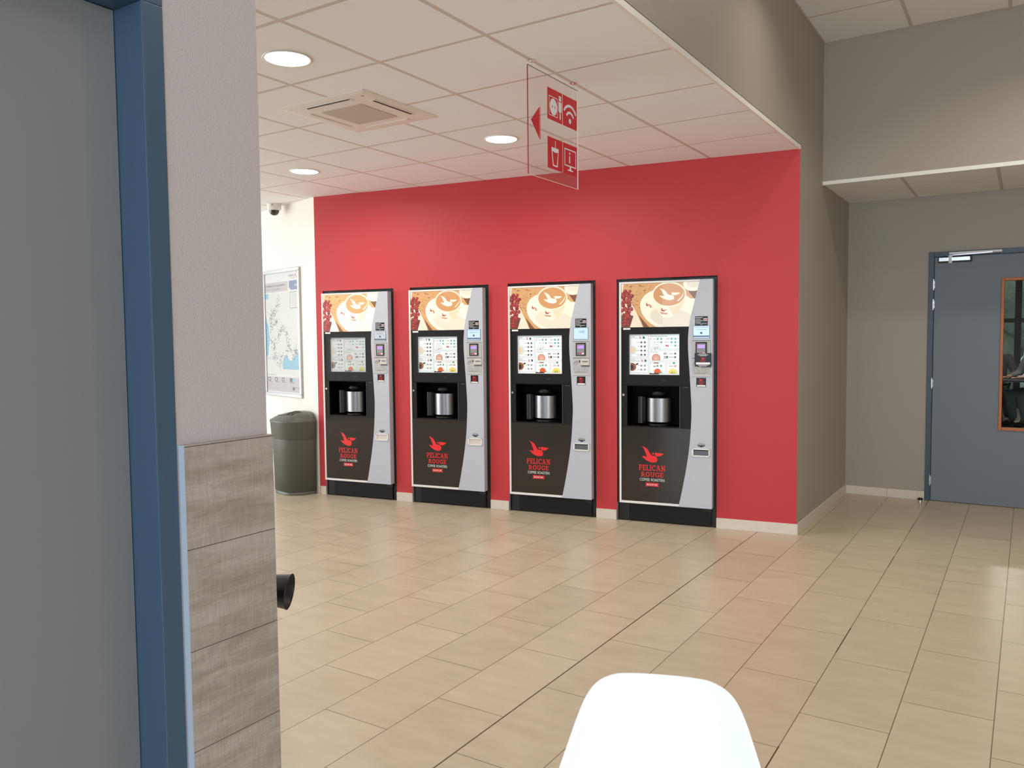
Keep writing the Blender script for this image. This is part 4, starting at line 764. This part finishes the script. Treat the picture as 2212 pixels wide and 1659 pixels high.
# ------------------------------------------------------------------ waste bin against the white wall
bn = wl_frame('waste_bin', 0.258, 0.0, label='tall olive-grey plastic waste bin with a swing lid below the map poster', cat='bin')
def dshape(w, d, n=22, yb_=-0.014):
    pts = [(-w, yb_)]; pts += [(-w * math.copysign(abs(math.cos(t)) ** 0.72, math.cos(t)), yb_ - 0.05 - (d - 0.05) * abs(math.sin(t)) ** 0.80) for t in (math.pi * k / n for k in range(n + 1))]; pts += [(w, yb_)]
    return pts
def loft(mb, secs, mt, cap0=True, cap1=True):
    n = len(secs[0][0]); vs = []; fs = []
    for pts, z in secs: vs += [(x, y, z) if not callable(z) else (x, y, z(x, y)) for x, y in pts]
    for j in range(len(secs) - 1): fs += [(j * n + i, j * n + (i + 1) % n, (j + 1) * n + (i + 1) % n, (j + 1) * n + i) for i in range(n)]
    mb.add(vs, fs, mt, True)
    if cap0: mb.add(vs[:n], [list(range(n - 1, -1, -1))], mt)
    if cap1: mb.add(vs[-n:], [list(range(n))], mt)
mb = MB(); loft(mb, [(dshape(0.198, 0.262), 0.0), (dshape(0.200, 0.266), 0.028), (dshape(0.196, 0.260), 0.030), (dshape(0.196, 0.260), 0.034), (dshape(0.201, 0.268), 0.036), (dshape(0.208, 0.280), 0.545)], 'bin'); mb.build('body', bn)
mb = MB(); loft(mb, [(dshape(0.211, 0.283), 0.540), (dshape(0.214, 0.287), 0.545), (dshape(0.220, 0.296), 0.690), (dshape(0.224, 0.302), 0.705), (dshape(0.222, 0.300), 0.716), (dshape(0.205, 0.275), 0.732)], 'bin', cap1=True); mb.build('collar', bn)
mb = MB(); 
secs = [(dshape(0.205, 0.275), 0.731)]
for k_ in range(1, 6):
    f_ = 1 - k_ / 5.0; w = 0.205 * (0.28 + 0.72 * f_ ** 0.6); d_ = 0.275 * (0.34 + 0.66 * f_ ** 0.7); rise = (k_ / 5) ** 0.75 * 0.062
    secs.append(([(x + 0.05 * (1 - f_), y) for x, y in dshape(w, d_)], 0.731 + rise))
loft(mb, secs, 'bin'); lid = mb.build('lid', bn)
from mathutils.bvhtree import BVHTree
_bvh = BVHTree.FromPolygons([v.co.copy() for v in lid.data.vertices], [list(p.vertices) for p in lid.data.polygons])
def lid_z(x, y):
    h_ = _bvh.ray_cast(Vector((x, y, 1.2)), Vector((0, 0, -1)))[0]
    return (h_.z if h_ else 0.735) + 0.001
mb = MB()
pts = [(-0.03 + 0.135 * math.cos(t), -0.10 + 0.138 * math.sin(t)) for t in (math.pi * k / 16 + math.pi for k in range(17))]
mb.tube([(x, y, lid_z(x, y)) for x, y in pts], 0.0026, 'bindark', 8); mb.build('flap_outline', lid, label='dark outline of the swing flap')
for dx in (0.0, 0.035, 0.075):
    mb = MB(); mb.tube([(x + dx, y, lid_z(x + dx, y) + 0.001) for x, y in ((0.045, -0.215), (0.030, -0.175), (0.0, -0.12), (-0.03, -0.07))], 0.0032, 'bindark', 8); mb.build('flap_rib', lid)
bn.scale = (1.09, 1.0, 0.955)

# ------------------------------------------------------------------ door in the recess wall
d2 = empty('door_2', (DX0, YB, 0), kind='structure', label='slate-grey door with an orange-framed window')
b2 = (DX0, YB, 0); LX0, LX1 = 0.685, 1.655
mb = MB(); mb.box(DX0, LX0 - 0.004, YB - 0.012, YB + 0.10, 0, DZ, 'slate'); mb.box(LX1 + 0.004, DX1, YB - 0.012, YB + 0.10, 0, DZ, 'slate'); mb.box(LX0 - 0.004, LX1 + 0.004, YB - 0.012, YB + 0.10, 2.064, DZ, 'slate'); dpart('door_casing', mb, d2, b2, bevel=0.002)
wx0, wx1, wz0, wz1 = 1.190, 1.470, 0.652, 1.845; ya, yb2 = YB - 0.002, YB + 0.042
mb = MB(); fo = 0.022
for q in ((LX0, wx0 - fo, 0.007, 2.061), (wx1 + fo, LX1, 0.007, 2.061), (wx0 - fo, wx1 + fo, 0.007, wz0 - fo), (wx0 - fo, wx1 + fo, wz1 + fo, 2.061)): mb.box(q[0], q[1], ya, yb2, q[2], q[3], 'leaf2')
lf = dpart('door_leaf', mb, d2, b2)
mb = MB()
for q in ((wx0 - fo, wx0, wz0 - fo, wz1 + fo), (wx1, wx1 + fo, wz0 - fo, wz1 + fo), (wx0, wx1, wz0 - fo, wz0), (wx0, wx1, wz1, wz1 + fo)): mb.box(q[0], q[1], ya - 0.012, yb2 + 0.008, q[2], q[3], 'orange')
dpart('window_bead', mb, lf, b2, bevel=0.003, label='orange-brown wooden window surround')
mb = MB(); mb.box(wx0, wx1, YB + 0.018, YB + 0.022, wz0, wz1, 'glass'); dpart('window_pane', mb, lf, b2)
for z in (1.834, 1.667, 1.003, 0.178):
    mb = MB(); mb.cyl((0.679, YB - 0.018, z - 0.045), (0.679, YB - 0.018, z + 0.045), 0.0062, 'chrome', 14); mb.cyl((0.679, YB - 0.018, z - 0.004), (0.679, YB - 0.018, z + 0.004), 0.0085, 'chrome', 14); mb.box(0.672, 0.688, YB - 0.016, YB - 0.003, z - 0.03, z + 0.03, 'chrome'); dpart('hinge', mb, d2, b2)
mb = MB(); mb.box(0.707, 0.958, YB - 0.006, YB - 0.002, 2.012, 2.060, 'dark'); mb.box(0.716, 0.945, YB - 0.042, YB - 0.006, 2.022, 2.054, 'chrome'); mb.cyl((0.80, YB - 0.03, 2.005), (0.80, YB - 0.03, 2.072), 0.016, 'alu', 18); cl = dpart('door_closer', mb, d2, b2, bevel=0.002)
mb = MB(); mb.box(0.792, 1.167, YB - 0.032, YB - 0.014, 2.078, 2.095, 'alu'); mb.add([(0.795, YB - 0.034, 2.066), (1.10, YB - 0.034, 2.076), (1.10, YB - 0.034, 2.083), (0.795, YB - 0.034, 2.073)], [(0, 1, 2, 3)], 'chrome'); dpart('slide_arm', mb, cl, b2)
mb = MB(); mb.box(1.60, 1.63, YB - 0.010, YB - 0.003, 0.95, 1.15, 'chrome'); mb.cyl((1.615, YB - 0.05, 1.05), (1.615, YB - 0.003, 1.05), 0.009, 'chrome'); mb.box(1.50, 1.622, YB - 0.06, YB - 0.044, 1.04, 1.06, 'chrome'); dpart('door_handle', mb, d2, b2)
stp = empty('door_stop', (0.622, 1.66, 0), label='small black and chrome door stop on the floor beside the grey door', cat='door stop')
mb = MB(); mb.lathe([(0.014, 0), (0.013, 0.020), (0.012, 0.028)], (0, 0, 0), (0, 0, 1), 'chrome', 24); mb.build('post', stp)
mb = MB(); mb.lathe([(0.012, 0.022), (0.021, 0.025), (0.022, 0.033), (0.016, 0.040), (0, 0.043)], (0, 0, 0), (0, 0, 1), 'dark', 24, caps=False); mb.build('rubber_ring', stp)

# ------------------------------------------------------------------ stand-in room behind the door, for the reflection in its glass
br = MB(); br.box(-1.5, -1.4, 1.96, 12.4, 0, 2.9, 'backwall'); br.build('wall_room_left', kind='structure')
br = MB(); br.box(4.6, 4.7, 1.96, 12.4, 0, 2.9, 'backwall'); br.build('wall_room_right', kind='structure')
br = MB(); br.box(-1.4, 4.6, 1.96, 12.4, 2.75, 2.85, 'backwall'); br.build('ceiling_back_room', kind='structure').name = 'ceiling_back'
WY = 12.2; br = MB(); br.box(-1.4, -0.6, WY, WY + 0.15, 0, 2.75, 'backwall'); br.box(3.4, 4.6, WY, WY + 0.15, 0, 2.75, 'backwall'); br.box(-0.6, 3.4, WY, WY + 0.15, 2.6, 2.75, 'backwall'); br.build('wall_room_far', kind='structure')
wn = empty('window_1', (1.2, WY, 0), kind='structure', label='brown-framed window wall of the stand-in room behind the door')
mb = MB()
for x in (-0.56, 0.33, 1.175, 2.02, 2.86): mb.box(x - 0.055, x + 0.055, WY - 0.03, WY + 0.05, 0.0, 2.6, 'winframe')
for z, h_ in ((0.05, 0.05), (0.30, 0.035), (1.665, 0.04), (2.57, 0.03)): mb.box(-0.6, 3.4, WY - 0.025, WY + 0.045, z - h_, z + h_, 'winframe')
dpart('window_frame', mb, wn, (1.2, WY, 0))
mb = MB(); mb.box(-0.6, 3.4, WY + 0.005, WY + 0.010, 0.05, 2.6, 'glass'); dpart('window_pane', mb, wn, (1.2, WY, 0))
mb = MB(); mb.box(-8, 12, 12.4, 24, -0.12, -0.02, 'pave'); mb.build('floor_outside', kind='structure')
mb = MB(); rnd = random.Random(2)
for i in range(90): mb.ball((-4 + 11 * rnd.random(), 17.5 + rnd.random() * 1.5, 0.2 + 4.2 * rnd.random()), 0.5 + 0.45 * rnd.random(), 'bush', 10, (1, 0.8, 0.9))
mb.build('hedge', label='grey-green hedge outside, seen through the door window, standing in for a reflection', cat='hedge', kind='stuff')
# table, red chairs and two people behind the door glass, in place of a reflection
tx, ty = 1.02, 8.27
tbl = empty('dining_table', (tx, ty, 0), label='dark thin-topped table seen through the door window, standing in for a reflection', cat='table')
mb = MB(); mb.box(-0.42, 0.42, -0.38, 0.38, 0.712, 0.735, 'tabletop'); mb.build('table_top', tbl, bevel=0.004)
mb = MB(); mb.cyl((0, 0, 0.02), (0, 0, 0.713), 0.03, 'wire'); mb.cyl((0, 0, 0), (0, 0, 0.02), 0.22, 'wire', 28); mb.build('pedestal', tbl)
def shell_chair(name, loc, rotz, shell_mt, **k):
    o = empty(name, loc, rotz, **k)
    prof = [(-0.235, 0.425, 0.180), (-0.20, 0.445, 0.208), (-0.12, 0.436, 0.224), (-0.02, 0.425, 0.228), (0.07, 0.423, 0.228), (0.135, 0.445, 0.224), (0.175, 0.50, 0.216), (0.198, 0.57, 0.205), (0.215, 0.65, 0.186), (0.230, 0.71, 0.164), (0.240, 0.755, 0.149), (0.2475, 0.790, 0.136), (0.2520, 0.815, 0.122), (0.2545, 0.830, 0.103), (0.2550, 0.838, 0.076)]
    curl = [1, 1, 1, 1, 1, 1, 1, 1, 0.9, 0.75, 0.6, 0.45, 0.33, 0.25, 0.2]
    n = 14; vs = []; fs = []
    for i, (y, z, w) in enumerate(prof):
        t = i / (len(prof) - 1); seat = max(0, 1 - max(0, (i - 4) / 3.0))
        for j in range(n + 1):
            s_ = -1 + 2 * j / n; e = abs(s_) ** 2.6
            up = 0.050 * e * seat; fwd = -0.055 * e * (1 - seat) * curl[i]
            drop = 0.0
            vs.append((s_ * w, y + fwd, z + up - drop))
    m_ = n + 1
    for i in range(len(prof) - 1):
        for j in range(n): fs.append((i * m_ + j, i * m_ + j + 1, (i + 1) * m_ + j + 1, (i + 1) * m_ + j))
    mb = MB(); mb.add(vs, fs, shell_mt, True); mb.build('seat_shell', o, solid=0.006, subsurf=2)
    for sx_ in (-1, 1):
        for sy_ in (-1, 1):
            mb = MB(); mb.cyl((sx_ * 0.11, 0.0 + sy_ * 0.09, 0.415), (sx_ * 0.215, 0.0 + sy_ * 0.20, 0.0), 0.015, 'chairwood', 14, 0.010); mb.build('leg', o)
    mb = MB()
    for sx_ in (-1, 1): mb.tube([(sx_ * 0.15, -0.13, 0.28), (sx_ * 0.10, 0, 0.405), (sx_ * 0.15, 0.13, 0.28)], 0.004, 'wire')
    for sy_ in (-1, 1): mb.tube([(-0.15, sy_ * 0.13, 0.28), (0, sy_ * 0.08, 0.405), (0.15, sy_ * 0.13, 0.28)], 0.004, 'wire')
    mb.tube([(-0.15, -0.13, 0.28), (0.15, 0.13, 0.28)], 0.004, 'wire'); mb.tube([(0.15, -0.13, 0.28), (-0.15, 0.13, 0.28)], 0.004, 'wire'); mb.build('wire_brace', o)
    return o
CH = R(20); cy_l = 0.2545
shell_chair('shell_chair', (0.851 + math.sin(CH) * cy_l, -4.592 - math.cos(CH) * cy_l, 0), CH, 'shell', label='white moulded plastic shell chair in the foreground, only its backrest showing', cat='chair')
shell_chair('shell_chair', (1.54, 8.75, 0), R(-52), 'redchair', label='red plastic shell chair on wooden legs seen through the door window, standing in for a reflection', cat='chair')

def person(name, loc, rotz, label, top, trousers, pose):
    o = empty(name, loc, rotz, label=label, cat='person')
    J = pose
    def skin_obj(nm, verts, edges_, mt, parent, lv=2):
        me = D.meshes.new(nm); me.from_pydata([v[:3] for v in verts], edges_, []); me.materials.append(MT[mt]); ob = D.objects.new(nm, me); COL.objects.link(ob); ob.parent = parent
        sk_ = ob.modifiers.new('skin', 'SKIN'); sk_.use_smooth_shade = True
        for i, v in enumerate(verts): me.skin_vertices[0].data[i].radius = (v[3], v[4] if len(v) > 4 else v[3])
        me.skin_vertices[0].data[0].use_root = True
        s2 = ob.modifiers.new('sub', 'SUBSURF'); s2.levels = lv; s2.render_levels = lv; return ob
    v = []; e = []; idx = {}
    def add(n_, p, r_, par=None):
        idx[n_] = len(v); v.append((*p, *(r_ if isinstance(r_, tuple) else (r_, r_))))
        if par: e.append((idx[par], idx[n_]))
    add('pelvis', (0, 0, 0.56), (0.15, 0.115)); add('waist', (0, J['lean'] * 0.25, 0.72), (0.14, 0.10), 'pelvis'); add('chest', (0, J['lean'] * 0.7, 0.93), (0.165, 0.115), 'waist'); add('neck0', (0, J['lean'], 1.09), (0.08, 0.07), 'chest'); add('neck', (0, J['lean'] * 1.08, 1.15), 0.052, 'neck0'); add('head0', (0, J['lean'] * 1.15 - 0.01, 1.22), (0.07, 0.085), 'neck'); add('head1', (0, J['lean'] * 1.18 - 0.015, 1.31), (0.075, 0.092), 'head0'); add('head2', (0, J['lean'] * 1.2 - 0.01, 1.37), (0.055, 0.065), 'head1')
    for sgn in (-1, 1):
        s_ = str(sgn); add('sh' + s_, (sgn * 0.17, J['lean'] * 0.95, 1.04), 0.062, 'chest'); add('el' + s_, (sgn * 0.235, J['lean'] - 0.07, 0.80), 0.045, 'sh' + s_); add('wr' + s_, (sgn * 0.14, J['lean'] - 0.30, 0.76), 0.030, 'el' + s_); add('pm' + s_, (sgn * 0.11, J['lean'] - 0.37, 0.757), (0.036, 0.016), 'wr' + s_)
        add('hp' + s_, (sgn * 0.09, -0.04, 0.53), 0.085, 'pelvis'); add('kn' + s_, (sgn * 0.12, -0.43, 0.50), 0.062, 'hp' + s_); add('an' + s_, (sgn * 0.12, -0.43 + J['foot'], 0.10), 0.040, 'kn' + s_); add('to' + s_, (sgn * 0.12, -0.56 + J['foot'], 0.045), (0.040, 0.028), 'an' + s_)
    thin = ('pelvis', 'waist', 'chest', 'sh-1', 'sh1', 'el-1', 'el1', 'hp-1', 'hp1', 'kn-1', 'kn1', 'an-1', 'an1', 'neck0')
    vb = [(*q[:3], q[3] * (0.66 if n_ in thin else 1), q[4] * (0.66 if n_ in thin else 1)) for n_, q in zip(idx, v)]
    body = skin_obj('body', vb, e, 'skin', o)
    def sub(nm, names, mt, grow):
        vv = []; ee = []; mp = {}
        for n_ in names: mp[n_] = len(vv); q = v[idx[n_]]; vv.append((q[0], q[1], q[2], q[3] + grow, q[4] + grow))
        for a, b in e:
            na = [k for k in idx if idx[k] == a][0]; nb = [k for k in idx if idx[k] == b][0]
            if na in mp and nb in mp: ee.append((mp[na], mp[nb]))
        return skin_obj(nm, vv, ee, mt, o)
    sub('jacket', ['pelvis', 'waist', 'chest', 'neck0', 'sh-1', 'sh1', 'el-1', 'el1', 'wr-1', 'wr1'], top, 0.014)
    sub('trousers', ['pelvis', 'hp-1', 'hp1', 'kn-1', 'kn1', 'an-1', 'an1'], trousers, 0.012)
    mb = MB(); hy = J['lean'] * 1.18
    mb.ball((0, hy + 0.012, 1.325), 0.098, 'hair', 20, (0.92, 1.05, 1.0)); mb.build('hair', o)
    mb = MB(); fy_ = hy - 0.10
    for sgn in (-1, 1): mb.ball((sgn * 0.030, fy_ + 0.020, 1.285), 0.009, 'white', 12); mb.ball((sgn * 0.030, fy_ + 0.0125, 1.285), 0.0035, 'dark', 10)
    mb.build('eyes', o)
    mb = MB(); mb.ball((0, fy_ + 0.006, 1.258), 0.013, 'skin', 12, (0.8, 1.1, 1.6)); mb.build('nose', o); mb = MB(); mb.ball((0, fy_ + 0.010, 1.222), 0.018, 'lip', 12, (1, 0.4, 0.3)); mb.build('mouth', o)
    for sgn in (-1, 1):
        for f_ in range(4):
            x = sgn * (0.11 + (f_ - 1.5) * 0.017); L_ = (0.055, 0.066, 0.062, 0.048)[f_]
            yy = J['lean'] - 0.395
            skin_obj('finger', [(x, yy, 0.758, 0.009), (x, yy - L_ * .5, 0.756, 0.0085), (x, yy - L_, 0.746, 0.007)], [(0, 1), (1, 2)], 'skin', o, 1)
        skin_obj('thumb', [(sgn * 0.085, J['lean'] - 0.34, 0.757, 0.010), (sgn * 0.062, J['lean'] - 0.375, 0.752, 0.009), (sgn * 0.058, J['lean'] - 0.405, 0.747, 0.008)], [(0, 1), (1, 2)], 'skin', o, 1)
        mb = MB(); mb.ball((sgn * 0.12, -0.52 + J['foot'], 0.045), 0.05, 'shoe', 16, (0.9, 2.3, 0.85)); mb.build('shoe', o)
    return o
person('person', (0.92, 9.35, -0.012), R(8), 'seated person in a dark jacket on the left behind the door window, in place of a reflection', 'jacket', 'darkjeans', dict(lean=-0.10, foot=0.05))
person('person', (1.54, 8.75, 0.0), R(-52), 'seated person in grey top and light blue jeans behind the door window, in place of a reflection', 'grey_sleeve', 'jeans', dict(lean=-0.12, foot=0.08))
mb = MB(); mb.box(-0.22, 0.22, -0.20, 0.24, 0.40, 0.44, 'tabletop')
for a in (-1, 1):
    for b in (-1, 1): mb.cyl((a * 0.19, 0.02 + b * 0.19, 0.0), (a * 0.18, 0.02 + b * 0.18, 0.40), 0.012, 'wire')
stl = mb.build('stool', loc=(0.92, 9.37, 0), rotz=R(8), label='dark stool under the seated person in the dark jacket', cat='stool')

# ------------------------------------------------------------------ lamps of the high room (outside the frame)
for i, (x, y, p) in enumerate(((0.62, -1.15, 5), (0.62, -3.6, 6), (1.55, -0.45, 12), (2.8, -0.45, 11), (2.6, -3.0, 14))):
    o = empty('high_ceiling_lamp', (x, y, ZH), label='round lamp in the high ceiling above the room, out of the picture', cat='ceiling lamp', group='round lamps in the high ceiling')
    mb = MB(); mb.lathe([(0.112, 0.003), (0.113, -0.004), (0.106, -0.006), (0.101, -0.003)], (0, 0, 0), (0, 0, 1), 'acwhite', 32, caps=False); mb.build('rim', o)
    mb = MB(); mb.lathe([(0.0, -0.0035), (0.07, -0.0038), (0.101, -0.003)], (0, 0, 0), (0, 0, 1), 'light', 32, caps=False); mb.build('diffuser', o)
    disk_light('high_downlight', (x, y, ZH - 0.012), p, (1.0, 0.91, 0.74), 0.19, 140)

bl = empty('back_room_fill', (1.2, 8.0, 2.75), label='lamp added to brighten the stand-in room behind the grey door', cat='ceiling lamp')  # unseen lamp, added to brighten the figures behind the door glass
mb = MB(); mb.lathe([(0.162, 0.0), (0.160, -0.03), (0.150, -0.034)], (0, 0, 0), (0, 0, 1), 'acwhite', 32, caps=False); mb.build('rim', bl)
mb = MB(); mb.lathe([(0.0, -0.040), (0.10, -0.040), (0.150, -0.033)], (0, 0, 0), (0, 0, 1), 'light', 32, caps=False); mb.build('diffuser', bl)
disk_light('back_room_fill_light', (1.2, 8.0, 2.70), 35, (1.0, 0.97, 0.92), 0.28, 170)
